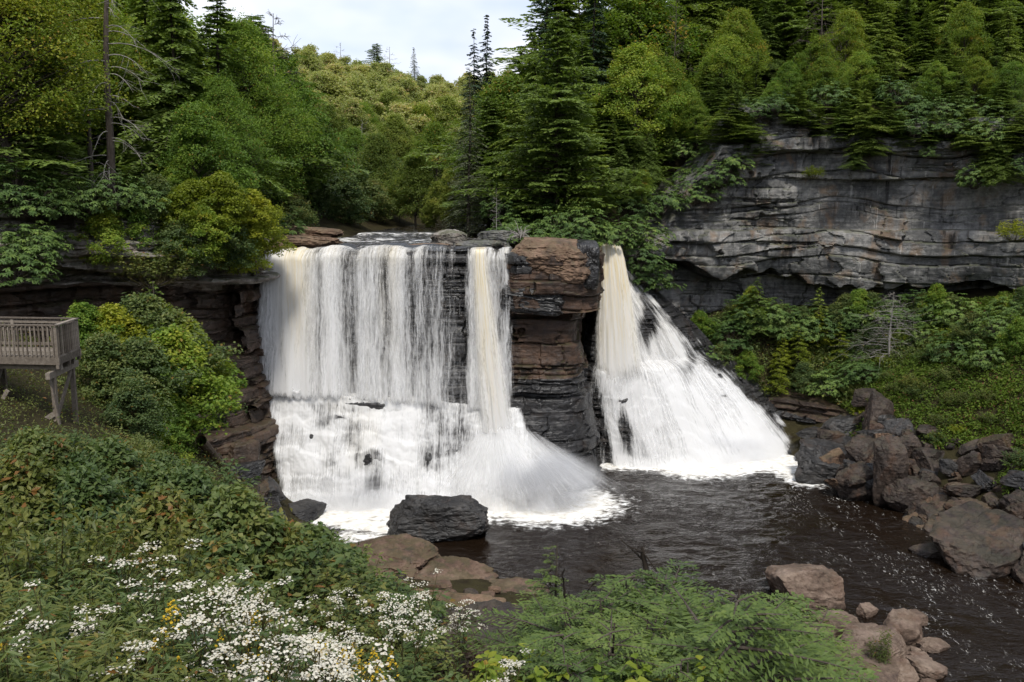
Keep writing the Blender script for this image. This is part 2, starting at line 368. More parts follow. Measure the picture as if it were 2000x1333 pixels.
def rock_sheet(root, path, zb, zt, depth, du, dz, mats, cutsz, cut_w, name='rock_ledge', cap=5.0, seed=0, chk=2):
    """path runs with the gorge on its right-hand side seen from above (normal = (dy,-dx)). Parts: bedded ledges split by joints."""
    pth, s = resample(chaikin(path, chk), du)
    T = np.gradient(pth, axis=0); T /= np.linalg.norm(T, axis=1)[:, None]
    Nn = np.stack([T[:, 1], -T[:, 0]], 1)
    k = max(3, int(3.0 / du)); ker = np.ones(k) / k
    for q in range(2):
        pad = np.pad(Nn[:, q], k, mode='edge'); Nn[:, q] = np.convolve(pad, ker, 'same')[k:-k]
    zt_ = zt(pth[:, 0], pth[:, 1]) if callable(zt) else np.full(len(s), zt)
    zb_ = zb(pth[:, 0], pth[:, 1]) if callable(zb) else np.full(len(s), zb)
    nv = int(np.max(zt_ - zb_) / dz)
    v = np.linspace(0, 1, nv)
    Z = zb_[:, None] + v[None] * (zt_ - zb_)[:, None]
    S = np.broadcast_to(s[:, None], Z.shape); X = np.broadcast_to(pth[:, :1], Z.shape)
    D = depth(S, Z, X)
    W = np.stack([pth[:, 0:1] + Nn[:, 0:1] * D, pth[:, 1:2] + Nn[:, 1:2] * D, Z], -1)
    nc = 7
    back = np.linspace(0.25, cap, nc)[None, :] ** 1.0
    capv = np.stack([W[:, -1:, 0] - Nn[:, :1] * back, W[:, -1:, 1] - Nn[:, 1:2] * back, Z[:, -1:] + 0.10 * back ** 0.7 + 0.12 * fbm(S[:, :1] * 0.8 + 0 * back, back * 0.8 + 0 * S[:, :1], 0 * back + 3 + 0 * S[:, :1], 3, seed)], -1)
    W = np.concatenate([W, capv], 1); nvt = nv + nc
    rnd = np.random.default_rng(seed)
    cz = [0] + [int(round(np.clip(c, 0, 1) * nv)) for c in cutsz] + [nvt - 1]
    for b in range(len(cz) - 1):
        r0, r1 = cz[b], cz[b + 1]
        if r1 <= r0: continue
        cu = [0]
        while cu[-1] < len(s) - 1:
            nx = cu[-1] + int((cut_w[0] + (cut_w[1] - cut_w[0]) * rnd.random()) / du)
            cu.append(len(s) - 1 if nx > len(s) - 1 - cut_w[0] / du else nx)
        for a, e in zip(cu[:-1], cu[1:]):
            blk = W[a:e + 1, r0:r1 + 1]
            mt = mats(pth[(a + e) // 2, 0], float(Z[(a + e) // 2, min((r0 + r1) // 2, nv - 1)]))
            ob(name, mesh(name, blk.reshape(-1, 3), gridF(*blk.shape[:2]), False), mt, root)
    return pth, s, W

# grey cliff on the right
st1 = Strata(11, 5, 32, 0.4, 3.6, 1.6, 9.0, 0.34, 0.50, 1.0, 0.24)
st1b = Strata(12, 5, 32, 0.2, 1.4, 0.5, 3.0, 0.06, 0.16, 0.7, 0.10)
def cliff_depth(S, Z, X):
    bot = np.interp(X, [12, 15, 18.5, 20.5, 22.5, 27, 31.5, 40, 55], [15.6, 15.0, 13.6, 14.4, 14.1, 13.1, 12.7, 13.3, 13.5]) + 0.35 * noise(X * 0.9, 0 * X, 0 * X, 3)
    zw = Z + 0.35 * fbm(X * 0.16, 0 * X + 2.1, 0 * X, 3, 8)
    rough = sstep(27, 23, X)                                   # broken ledges at the near end, smooth wall further right
    D = np.where(zw < bot, -2.6 + 0.5 * sstep(-3.5, -0.2, zw - bot) * 0, 0.0)
    D = np.where((zw >= bot) & (zw < 17.8), 0.9 * np.sin(np.clip((zw - bot) / (17.8 - bot) * 2.2 + 0.35, 0, 3.14)) + 0.1, D)
    D = np.where((zw >= 17.8) & (zw < 22.2), -0.35 + 0.6 * rough * sstep(17.8, 21, zw), D)
    D = np.where((zw >= 22.2) & (zw < 24.5), 0.55 + 0.25 * noise(X * 0.25, 0 * X, 0 * X, 21), D)
    D = np.where((zw >= 24.5) & (zw < 27.0), 1.0 + 0.3 * noise(X * 0.3, 0 * X, 0 * X, 22), D)
    D = np.where(zw >= 26.4, 0.5 - 0.25 * (zw - 26.4), D)
    a, k = st1(S, Z); b, _ = st1b(S, Z)
    smooth_wall = ((zw >= 17.8) & (zw < 22.2)) * (1 - rough)
    return D + a * (1 - 0.75 * smooth_wall) + b * (1 - 0.6 * smooth_wall) * (1.1 + 0.5 * rough) * sstep(0.0, 0.3, fbm(S * 0.16, Z * 0.3, 0 * S, 3, 47) + 0.2 * rough) + 0.10 * fbm(S * 0.7, Z * 1.6, 0 * S, 4, 40)
cl = tag(empty('cliff', (24, 79, 8)), 'tall grey sandstone cliff with overhanging ledges above the right bank', 'cliff')
cl.location = (0, 0, 0)
rock_sheet(cl, [(9.3, 72.6), (12.5, 76.5), (15.2, 79.2), (22, 80.3), (30, 79.3), (38, 76.3), (46, 71.8), (58, 64), (75, 54)], 6.5,
           lambda x, y: np.interp(x, [9, 12, 14, 15.5, 17, 18.5, 20, 24, 30, 60], [14.5, 16.5, 18.5, 21, 23.5, 26, 28.4, 28.2, 26.8, 27.2]) + 0.4 * noise(x * 0.7, 0 * x, 0 * x, 2),
           cliff_depth, 0.14, 0.09, lambda x, z: M_CLIFF, [0.28, 0.48, 0.66, 0.77, 0.88], (5, 11), seed=3)

# black wet face behind the main falls, headland and left wall
st2 = Strata(31, -2, 18, 0.25, 2.0, 0.6, 3.6, 0.10, 0.26, 0.6, 0.13)
st2b = Strata(32, -2, 18, 0.10, 0.7, 0.4, 1.8, 0.05, 0.10, 0.5, 0.05)
def lipn(X): return np.where((X < -0.5) & (X > -17), 0.17 * noise(X * 0.55, 0 * X, 0 * X, 18) + 0.10 * noise(X * 1.9, 0 * X, 0 * X, 19), 0.0)
def led(X):   # height of the shelf between the drop and the cascade
    return np.interp(X, [-17.5, -12, -6, -1, 3], [7.5, 7.0, 6.5, 6.0, 5.6]) + 0.12 * noise(X * 0.8, 0 * X, 0 * X, 14)
NST = 6
def cascade(X, Z):  # stepped apron below the shelf: outward depth
    zl = led(X)
    f = np.clip((zl - Z) / zl, 0, 1.25) * NST + 1.1 * fbm(X * 0.22, 0 * X, 0 * X, 4, 15) + 0.75 * fbm(X * 0.55, Z * 0.55, 0 * X, 3, 16)
    fl = np.floor(f); fr = f - fl
    stepw = 0.55 + 0.5 * noise(X * 0.45, fl * 3.7, 0 * fl, 77)
    prof = fl + sstep(0.0, 0.22, fr) * (1 - stepw) + stepw * fr
    return np.where(Z < zl, 0.55 + prof / NST * 3.6 * np.interp(X, [-17.5, -14, 0, 3], [0.8, 1.0, 1.0, 0.8]), 0.0)
def falls_macro(X, Z):
    up = 0.12 + 0.65 * np.clip((16.8 - Z) / 10, 0, 1) - 0.9 * sstep(16.3, 17.2, Z)
    apron = cascade(X, Z)
    main = np.where(Z < led(X), np.maximum(apron + up * 0.5, up), up)
    # headland between the two falls: overhung bed under the cap, brown recess, spreading foot
    hd = np.where(Z > 12.6, 1.5, np.where(Z > 8.0, 0.25 - 0.25 * np.sin((Z - 8) / 4.6 * 3.14), 0.3 + 1.5 * ((8.0 - Z) / 8.0) ** 1.0))
    w1 = sstep(-0.9, 0.3, X)
    return main * (1 - w1) + hd * w1
def falls_depth(S, Z, X):
    a, k = st2(S, Z); b, _ = st2b(S, Z)
    left = sstep(-16.6, -18.0, X)
    M = falls_macro(X, Z)
    lw = np.where(Z > 15.2, 1.6, np.where(Z > 12.0, -0.2, 0.1 + 1.6 * np.clip((12 - Z) / 12, 0, 1)))
    lw = np.where((Z > 16.6), 1.2, lw)
    wet = sstep(-17.3, -16.2, X) * sstep(0.0, -1.0, X)
    return M * (1 - left) + lw * left + a * (1 - 0.35 * wet) * (1 + 0.9 * left) + b * sstep(-.3, .4, fbm(S * .3, Z * .4, 0 * S, 3, 48)) + 0.22 * fbm(S * 0.6, Z * 0.9, 0 * S, 4, 41)
def fmat(x, z):
    if x < -17.2: return M_LEDGE if z > 14.8 else M_DARKBROWN
    if x > 0.2: return M_RUST if z > 7.0 else M_WET
    return M_WET
fc = tag(empty('falls_rock_face'), 'wet black layered rock face behind the wide waterfall', 'rock face')
PATH_F = [(-17.9, 57.5), (-17.6, 59.0), (-17.2, 61.3), (-12, 61.0), (-6, 61.0), (-1, 61.2), (2.6, 61.0), (4.3, 61.3), (5.0, 63.5), (5.2, 69), (5.4, 73)]
rock_sheet(fc, PATH_F, -1.5, lambda x, y: np.interp(x, [-18, -16.8, -1, 0.5, 7], [17.8, 16.75, 16.75, 16.5, 16.5]) + lipn(x), falls_depth, 0.10, 0.075, fmat, [0.26, 0.52, 0.76, 0.93], (3.2, 6.5), seed=5, cap=4, chk=3)
# left wall
st3 = Strata(51, 0, 24, 0.3, 1.6, 1.2, 4.5, 0.25, 0.30, 0.8, 0.14)
def left_depth(S, Z, X):
    a, k = st3(S, Z); b, _ = st2b(S, Z)
    zz = Z + 0.5 * fbm(X * 0.22, 0 * X, 0 * X, 3, 61)
    top = np.interp(X, [-40, -27, -22, -19, -17.5], [20.6, 19.6, 18.9, 18.0, 17.6])
    D = np.where(zz > top - 2.6, 1.7 + 0.5 * noise(X * 0.5, 0 * X, 0 * X, 62), np.where(zz > top - 6.5, -0.6, 0.3 + 0.12 * (top - 6.5 - zz)))
    D = np.where((zz > top - 1.3), D - 0.7 + 0.4 * noise(X * 0.8, 0 * X, 0 * X, 63), D)
    return D + a + b + 0.12 * fbm(S * 0.7, Z * 1.5, 0 * S, 4, 64)
lc = tag(empty('rock_bluff'), 'dark undercut rock bluff with pale top ledges beside the left edge of the falls', 'bluff')
rock_sheet(lc, [(-60, 29.5), (-44, 36.6), (-29, 44.6), (-22.2, 50.2), (-18.9, 55.4), (-17.8, 58.6), (-17.5, 60.2)], 0.0,
           lambda x, y: np.interp(x, [-60, -40, -27, -22, -19, -17.5], [22.5, 20.8, 19.8, 19.1, 18.3, 17.8]) + 0.25 * noise(x * 0.9, 0 * x, 0 * x, 9),
           left_depth, 0.14, 0.1, lambda x, z: M_LEDGE if z > 14.2 else M_DARKBROWN, [0.35, 0.62, 0.80, 0.92], (4, 8), seed=8)

# rock under the right-hand falls
RF = np.array([  # z, left x, left y, right x, right y, bulge
    (17.4, 7.0, 71.5, 9.0, 73.0, 0.0), (16.6, 7.0, 69.6, 8.7, 70.6, 0.1), (15.0, 6.7, 69.4, 9.4, 71.2, 0.1), (13.5, 6.6, 69.3, 10.9, 72.0, 0.2), (10.0, 6.4, 69.2, 14.6, 73.0, 0.8),
    (7.6, 6.2, 69.0, 16.6, 73.4, 1.0), (7.2, 5.9, 68.6, 17.4, 73.2, 1.9), (3.5, 5.3, 68.2, 20.8, 72.6, 2.6), (0.0, 5.2, 67.8, 23.6, 71.6, 3.0), (-1.2, 5.0, 67.6, 24.5, 71.4, 3.2)])[::-1]
def rf_surf(U, Z):
    g = [np.interp(Z, RF[:, 0], RF[:, k]) for k in range(1, 6)]
    x = g[0] + (g[2] - g[0]) * U; y = g[1] + (g[3] - g[1]) * U
    b = g[4] * np.clip(4 * U * (1 - U), 0, 1) ** 0.8
    return x + 0.25 * b, y - b
def rf_step(U, Z):
    f = np.clip((7.2 - Z) / 7.2, 0, 1.2) * 7 + 2.2 * fbm(U * 5, Z * .35, 0 * U, 3, 91)
    fl = np.floor(f); return np.where(Z < 7.2, 0.45 * (sstep(0, .3, f - fl) - (f - fl)), 0)
st4 = Strata(71, -2, 18, 0.15, 0.8, 0.5, 2.5, 0.08, 0.14, 0.4, 0.10)
U, Zr = np.meshgrid(np.linspace(-0.06, 1.10, 170), np.concatenate([np.arange(-1.2, 16.6, 0.085), np.linspace(16.6, 17.3, 10)]), indexing='ij')
X, Y = rf_surf(U, Zr)
d4 = st4(X, Zr)[0] + st2b(X, Zr)[0] + rf_step(U, Zr) + 0.1 * fbm(X, Zr * 2, 0 * X, 3, 44) - 1.5 * (sstep(0.0, -0.06, U)) - 0.8 * sstep(0.98, 1.10, U)
RW = np.stack([X, Y - d4, Zr], -1)
rr = tag(empty('cascade_rock'), 'black stepped rock under the fan-shaped right waterfall', 'rock face')
nvr = U.shape[1]
for a, e in zip((0, 28, 60, 95, 130), (28, 60, 95, 130, 169)):
    for r0, r1 in ((0, 45), (45, 98), (98, 150), (150, nvr - 1)):
        blk = RW[a:e + 1, r0:r1 + 1]; ob('rock_ledge', mesh('rock_ledge', blk.reshape(-1, 3), gridF(*blk.shape[:2]), False), M_WET, rr)
# dark shelf right of the fan
st5 = Strata(81, -2, 8, 0.12, 0.55, 0.6, 2.6, 0.22, 0.22, 0.3, 0.10)
sh = tag(empty('shore_ledge'), 'low black layered ledge at the foot of the shrub slope right of the falls', 'ledge')
rock_sheet(sh, [(16.3, 74.4), (20, 74.0), (23.5, 72.8), (26.5, 70.2), (28.5, 66.5), (30, 62)], -1.0, lambda x, y: np.interp(x, [16, 20, 24, 27, 30], [7.2, 5.6, 4.0, 3.4, 3.2]),
           lambda S, Z, X: st5(S, Z)[0] + 1.6 * np.clip((4.5 - Z) / 5, 0, 1.2) - 0.6 + 0.1 * fbm(S, Z * 2, 0 * S, 3, 46), 0.11, 0.075, lambda x, z: M_WET if z < 3 else M_DARKBROWN, [0.35, 0.7], (2.5, 5), seed=12, cap=3.5)

# ------------------------------------------------------------------ water
def segd(x, y, a, b):
    a = np.array(a, float); e = np.array(b, float) - a; t = np.clip(((x - a[0]) * e[0] + (y - a[1]) * e[1]) / (e @ e), 0, 1)
    return np.hypot(x - a[0] - t * e[0], y - a[1] - t * e[1])
PX, PY = np.meshgrid(np.arange(-18, 46, 0.2), np.arange(8, 74, 0.2), indexing='ij')
fo = np.maximum.reduce([sstep(5.4, 1.4, segd(PX, PY, (-15, 57), (-3, 57.2))), sstep(6.4, 1.8, np.hypot((PX - 2.2) / 1.25, PY - 57.6)), sstep(2.0, 0.2, segd(PX, PY, (-12, 54.5), (-8, 53))),
    sstep(3.0, 0.4, segd(PX, PY, (7.5, 67.0), (14, 66.2))), sstep(5.2, 1.2, segd(PX, PY, (14, 66.2), (22.8, 69.2))), sstep(3.0, 0.0, segd(PX, PY, (20, 68), (21.5, 62.5))) * 0.85,
    sstep(2.2, 0.0, segd(PX, PY, (-10, 51.5), (-6, 51.0))) * 0.7])
flow = np.maximum(sstep(6.5, 1, segd(PX, PY, (21, 63), (23.5, 49))), sstep(9, 1, segd(PX, PY, (23, 48), (24, 28)))) * 1.0
flow = np.maximum(flow, 0.75 * sstep(5.0, 0.5, segd(PX, PY, (10, 44), (22, 33))))
PZ = 0.085 * fbm(PX * 0.55 + PY * 0.3, PY * 1.0, 0 * PX, 3, 101) + 0.045 * fbm(PX * 2.1, PY * 3.2, 0 * PX, 2, 104) + 0.10 * fo * fbm(PX * 1.2, PY * 1.2, 0 * PX, 3, 102)
m, nt = newmat('tannin_pool_water'); P = pos(nt)
fa = N(nt, 'ShaderNodeAttribute', attribute_name='foam').outputs['Fac']; fl_ = N(nt, 'ShaderNodeAttribute', attribute_name='flow').outputs['Fac']
n1 = noise_n(nt, P, 1.6, 8, 0.68, 0.4, (1, 1.5, 1)); n2 = noise_n(nt, P, 1.0, 7, 0.7, 0.9, (7.0, 2.6, 1), (0, 0, RAD(-38)))
n2b = noise_n(nt, P, 1.0, 4, 0.6, 0.7, (0.9, 0.22, 1), (0, 0, RAD(-38)))
foam = mapr(nt, math_n(nt, 'ADD', fa, math_n(nt, 'MULTIPLY', math_n(nt, 'SUBTRACT', n1, 0.5), 1.9)), 0.26, 0.80)
foam = math_n(nt, 'MULTIPLY', foam, mapr(nt, fa, 0.01, 0.12))
strk = math_n(nt, 'MULTIPLY', mapr(nt, n2, 0.56, 0.72), math_n(nt, 'MULTIPLY', mapr(nt, n2b, 0.47, 0.60), fl_))
fm = math_n(nt, 'MAXIMUM', foam, strk)
wv = math_n(nt, 'ADD', noise_n(nt, P, 1.3, 4, 0.6, 0.6, (0.8, 1.5, 1), (0, 0, RAD(-20))), math_n(nt, 'MULTIPLY', noise_n(nt, P, 4.5, 3, 0.6, 0.3, (0.7, 1.4, 1)), 0.30))
wv = math_n(nt, 'MULTIPLY', wv, mapr(nt, noise_n(nt, P, 0.16, 3, 0.5, 0.6), 0.38, 0.62, 0.35, 1.35))
wa = principled(nt, (0.010, 0.0060, 0.0035), 0.06, 0.5, wv, 0.85, 0.26)
wa.inputs['IOR'].default_value = 1.33
wf = principled(nt, ramp(nt, n1, [(0.35, (0.62, 0.58, 0.50)), (0.6, (0.86, 0.86, 0.85))]), 0.9, 0.1, n1, 0.4, 0.1)
mxs = N(nt, 'ShaderNodeMixShader'); lk(nt, fm, mxs.inputs[0]); lk(nt, wa.outputs[0], mxs.inputs[1]); lk(nt, wf.outputs[0], mxs.inputs[2]); out(nt, mxs.outputs[0]); M_POOL = m
tag(ob('pool_water', mesh('pool_water', np.stack([PX, PY, PZ], -1).reshape(-1, 3), gridF(*PX.shape), pattr={'foam': fo.ravel(), 'flow': flow.ravel()}), M_POOL), 'dark brown rippled pool with drifting foam below the falls', kind='structure')
# river above the lip
RX, RY = np.meshgrid(np.linspace(-1, 1, 90), np.arange(61.1, 112, 0.25), indexing='ij')
cx = np.interp(RY, [61, 70, 85, 110], [-8.6, -8.3, -7.2, -5.0]); hw = np.interp(RY, [61, 64, 70, 85, 110], [8.2, 8.0, 6.5, 5.5, 5.0])
RXX = cx + RX * hw
RZ = 16.80 + 0.010 * (RY - 61) + 0.05 * fbm(RXX * 0.9, RY * 0.8, 0 * RX, 3, 120) + 0.12 * sstep(64, 66, RY) + 0.18 * sstep(70, 72, RY + RX) + 0.15 * sstep(78, 79, RY)
rf_ = 0.25 + 0.75 * np.maximum(sstep(1.6, 0.2, np.abs(RY - 65)), np.maximum(sstep(2.5, 0.2, np.abs(RY + RX - 71.5)), sstep(2, 0.2, np.abs(RY - 79)))) * (0.5 + 0.5 * noise(RXX * 0.6, RY * 0.3, 0 * RX, 7))
tag(ob('river', mesh('river', np.stack([RXX, RY, RZ], -1).reshape(-1, 3), gridF(*RX.shape), pattr={'foam': rf_.ravel() * 0.62, 'flow': 0 * rf_.ravel()}), M_POOL), 'shallow river running over rock to the lip of the falls', kind='structure')

# falling water: streaked sheets of white and tea-coloured water
def water_mat(name, ks=1.0, white=(0.88, 0.88, 0.88), soft=0.0):
    m, nt = newmat(name)
    uv = N(nt, 'ShaderNodeUVMap').outputs[0]
    de = N(nt, 'ShaderNodeAttribute', attribute_name='thickness').outputs['Fac']; am = N(nt, 'ShaderNodeAttribute', attribute_name='amber').outputs['Fac']
    wn = N(nt, 'ShaderNodeTexNoise'); wn.inputs['Scale'].default_value = 0.55; wn.inputs['Detail'].default_value = 2; lk(nt, uv, wn.inputs[0])
    wv = N(nt, 'ShaderNodeVectorMath', operation='MULTIPLY_ADD'); wv.inputs[1].default_value = (0.35, 0.0, 0); lk(nt, wn.outputs['Color'], wv.inputs[0]); lk(nt, uv, wv.inputs[2]); uv = wv.outputs[0]
    a = noise_n(nt, uv, 1.0, 5, 0.62, 0.0, (1.6 * ks, 0.10 * ks, 1)); b = noise_n(nt, uv, 1.0, 6, 0.65, 0.0, (6.5 * ks, 0.30 * ks, 1)); c = noise_n(nt, uv, 1.0, 4, 0.65, 0.2, (9 * ks, 2.0 * ks, 1))
    s = math_n(nt, 'ADD', math_n(nt, 'MULTIPLY', a, 0.42), math_n(nt, 'ADD', math_n(nt, 'MULTIPLY', b, 0.38), math_n(nt, 'MULTIPLY', c, 0.20)))
    thr = mapr(nt, de, 0.0, 1.0, 0.72, 0.28, False)
    al = mapr(nt, math_n(nt, 'SUBTRACT', s, thr), -0.075 - .12 * soft, 0.15 + .15 * soft)
    al = math_n(nt, 'MULTIPLY', al, mapr(nt, de, 0.0, 0.10))
    al = math_n(nt, 'MULTIPLY', al, mapr(nt, de, 0.0, 1.0, 0.75, 1.0))
    col = mixc(nt, math_n(nt, 'MULTIPLY', am, mapr(nt, b, 0.35, 0.6, 1.0, 0.35)), white, (0.80, 0.66, 0.36))
    d = N(nt, 'ShaderNodeBsdfDiffuse'); lk(nt, col, d.inputs[0])
    bp = N(nt, 'ShaderNodeBump'); bp.inputs['Strength'].default_value = 0.7; bp.inputs['Distance'].default_value = 0.18; lk(nt, s, bp.inputs['Height']); lk(nt, bp.outputs[0], d.inputs['Normal'])
    tl = N(nt, 'ShaderNodeBsdfTranslucent'); lk(nt, col, tl.inputs[0])
    m1 = N(nt, 'ShaderNodeMixShader'); m1.inputs[0].default_value = 0.30; lk(nt, d.outputs[0], m1.inputs[1]); lk(nt, tl.outputs[0], m1.inputs[2])
    tr = N(nt, 'ShaderNodeBsdfTransparent'); m2 = N(nt, 'ShaderNodeMixShader'); lk(nt, al, m2.inputs[0]); lk(nt, tr.outputs[0], m2.inputs[1]); lk(nt, m1.outputs[0], m2.inputs[2]); out(nt, m2.outputs[0])
    return m
M_VEIL = water_mat('white_water_veil', 1.0); M_FINE = water_mat('white_water_fine', 1.4); M_SPRAY = water_mat('white_spray', 0.8, soft=1.0)
def sheet(name, W, uoff, dens, amb, mat, parent):
    """W (nu,nv,3) grid; v runs down the flow"""
    dl = np.linalg.norm(np.diff(W, axis=1), axis=2); v = np.concatenate([np.zeros((W.shape[0], 1)), np.cumsum(dl, 1)], 1)
    du = np.linalg.norm(np.diff(W, axis=0), axis=2).mean(1); u = np.concatenate([[0], np.cumsum(du)])[:, None] + 0 * v
    uv = np.stack([u + uoff, v + uoff * 1.7], -1).reshape(-1, 2)
    return ob(name, mesh(name, W.reshape(-1, 3), gridF(*W.shape[:2]), uv=uv, pattr={'thickness': np.clip(dens, 0, 1).ravel(), 'amber': np.clip(amb, 0, 1).ravel()}), mat, parent)
pxX = lambda p: (p - 1000) * 0.0350
wf1 = tag(empty('waterfall'), 'wide white waterfall dropping as a veil and then down a stepped cascade', 'waterfall')
# thickness of the veil along the lip (photo columns)
dk = np.array([(505, 0), (520, .55), (545, .95), (575, .92), (600, .66), (622, .40), (645, .62), (668, .50), (684, .34), (695, .30), (705, .56), (722, .38), (738, .54), (750, .36), (768, .58), (785, .45), (800, .32), (825, .42), (842, .31), (862, .37), (880, .27), (893, .20), (910, .16), (922, .5), (935, .5), (960, .5), (990, .42), (1003, .2), (1015, 0)], float)
for L_ in range(3):
    xs_ = np.linspace(-17.3, 0.3, 260); zs_ = np.concatenate([[16.98, 16.97, 16.96, 16.93, 16.86], np.linspace(16.75, 5.2, 90)])
    X, Z = np.meshgrid(xs_, zs_, indexing='ij')
    zl = led(X)
    Zc = np.maximum(Z, zl - 1.0)
    mac = falls_macro(np.minimum(X, -1.2), np.maximum(Zc, zl + 0.05))
    D = mac + (0.28 + 0.22 * L_) + (0.25 + 0.12 * L_) * np.sqrt(np.clip((16.8 - Zc) / 10, 0, 1)) + 0.16 * fbm(X * 1.6, Z * 0.12, 0 * X, 3, 200 + L_)
    Yw = 61.0 - D
    for q, yy in enumerate((63.0, 62.3, 61.7, 61.3, 61.0)): Yw[:, q] = yy - 0.1 * L_
    flare = sstep(-14.5, -16.9, X) * (16.8 - Zc) / 10 * 0.9
    Xw = X - flare * 0.9
    Zw = Zc + 0.02 * L_
    Zw = Zw + lipn(X) * sstep(11, 16.3, Zc)
    Xd = X + 0.55 * fbm(X * 0.5, Z * 0.16, 0 * X + 3 * L_, 3, 212) * sstep(16.6, 13, Zc)
    den = np.interp(1000 + Xd / 0.0350, dk[:, 0], dk[:, 1])
    den = (den + 0.16 * (den > 0.05)) * (0.92 + 0.40 * fbm(X * 0.8, Z * 0.10, 0 * X + L_, 3, 210)) - 0.07 * L_ * sstep(0.9, 0.5, den)
    den = den + 0.10 * sstep(12, 7, Zc) * (den > 0.25)
    den *= sstep(zl - 0.9, zl + 0.3, Z)
    amb = np.maximum(sstep(-16.2, -14.8, X) * sstep(-13.2, -14.6, X), 0.5 * sstep(-9.4, -8.6, X) * sstep(-7.4, -8.2, X)) * sstep(7, 15, Zc) * 0.55 + 0.25 * sstep(15.2, 16.9, Zc)
    sheet('veil', np.stack([Xw, Yw, Zw], -1), 13.7 * L_, den, amb, M_VEIL, wf1)
# splash along the shelf
for L_ in range(2):
    X, A = np.meshgrid(np.linspace(-17.2, -0.6, 240), np.linspace(0.15, 2.6, 16), indexing='ij'); zl = led(X); rs = (0.38 + 0.2 * L_) * (1 + 0.9 * fbm(X * 0.9, 0 * X, 0 * X + L_, 3, 218))
    Yw = 60.05 - 0.45 * L_ - rs * 1.3 * (1 - np.cos(A)) + 0 * X; Zw = zl - 0.05 + rs * np.sin(A) * 1.1 - 0.35 * (A / 2.6) ** 2
    den = 0.6 * np.interp(1000 + X / 0.0350, dk[:, 0], dk[:, 1]) * (0.75 + 0.9 * fbm(X * 1.1, A * 0.6, 0 * X + L_, 3, 219)) * sstep(0.15, 0.7, A) * sstep(2.6, 1.7, A)
    sheet('splash', np.stack([X, Yw, Zw], -1), 31 + 5 * L_, den, 0 * den, M_FINE, wf1)
# stepped cascade
for L_ in range(2):
    X, Z = np.meshgrid(np.linspace(-17.6, 3.2, 300), np.linspace(7.6, -0.1, 150), indexing='ij')
    zl = led(X); Zc = np.minimum(Z, zl + 0.12)
    mac = falls_macro(np.minimum(X, -1.2), np.minimum(Zc, zl - 0.02))
    lin = 0.62 + np.clip((zl - Zc) / zl, 0, 1.2) * 3.55 * np.interp(X, [-17.5, -14, 0, 3], [0.8, 1.0, 1.0, 0.8]) + 0.06
    D = 0.42 * mac + 0.58 * (lin + 0.33) + 0.12 + 0.2 * L_ + 0.26 * fbm(X * 1.0, Z * 0.8, 0 * X, 4, 220 + L_)
    D = np.where(Z > zl, D * 0.4 + 0.2, D)
    lft = np.interp(Z, [0, 3, 7.5], [-15.6, -16.2, -17.3]); rgt = np.interp(Z, [0, 6], [3.4, 0.8])
    den = sstep(lft - 0.2, lft + 0.6, X) * sstep(rgt + 0.2, rgt - 0.8, X)
    body = 0.88 - 0.12 * sstep(-7.2, -5.5, X) * sstep(-2.4, -3.6, X) - 0.16 * sstep(-12, -10.5, X) * sstep(-8, -9.5, X) * sstep(5.8, 4.5, Z) - 0.12 * L_ + 0.42 * fbm(X * 0.55, Z * 0.7, 0 * X, 4, 230)
    body = body + 0.3 * sstep(1.2, 0.2, Z) + 0.25 * sstep(0.7, 0.1, np.abs(Z - zl)) * sstep(-6, -8, X)
    sheet('cascade', np.stack([X, 61.0 - D, Zc + 0.03], -1), 40 + 9 * L_, den * np.clip(body, 0, 1), 0.12 * np.ones_like(X) * sstep(0.2, 0.6, fbm(X * .3, Z * .3, 0 * X, 2, 5)), M_FINE, wf1)
# spout on the right side of the main falls
for L_ in range(3):
    A, Z = np.meshgrid(np.linspace(-1, 1, 70), np.concatenate([[16.99, 16.98, 16.95], np.linspace(16.85, 4.6, 90)]), indexing='ij')
    t = np.clip((16.85 - Z) / 11, 0, 1.2)
    cx = pxX(938) + 0.95 * t ** 1.2; hw = 0.55 + 0.75 * t + 0.22 * L_ * t + 0.1 * L_
    Xw = cx + A * hw
    D = 0.75 + 0.95 * np.sqrt(t) + (0.35 + 0.25 * t) * np.sqrt(np.clip(1 - A * A, 0, 1)) - 0.15 * L_ + 0.08 * fbm(A * 5, Z * 0.15, 0 * A, 2, 240 + L_)
    Yw = 61.0 - D
    for q, yy in enumerate((63, 62, 61.0)): Yw[:, q] = yy - 0.3
    den = (1.0 - np.abs(A) ** 2.5 * 0.85) * (1.0 - 0.22 * L_) * (0.9 + 0.25 * fbm(A * 3, Z * 0.1, 0 * A + L_, 2, 245))
    den *= sstep(1.0, 0.82, np.abs(A))
    sheet('spout', np.stack([Xw, Yw, Z], -1), 70 + 11 * L_, den, (1 - 0.8 * t) * (1 - np.abs(A)) ** .6, M_VEIL, wf1)
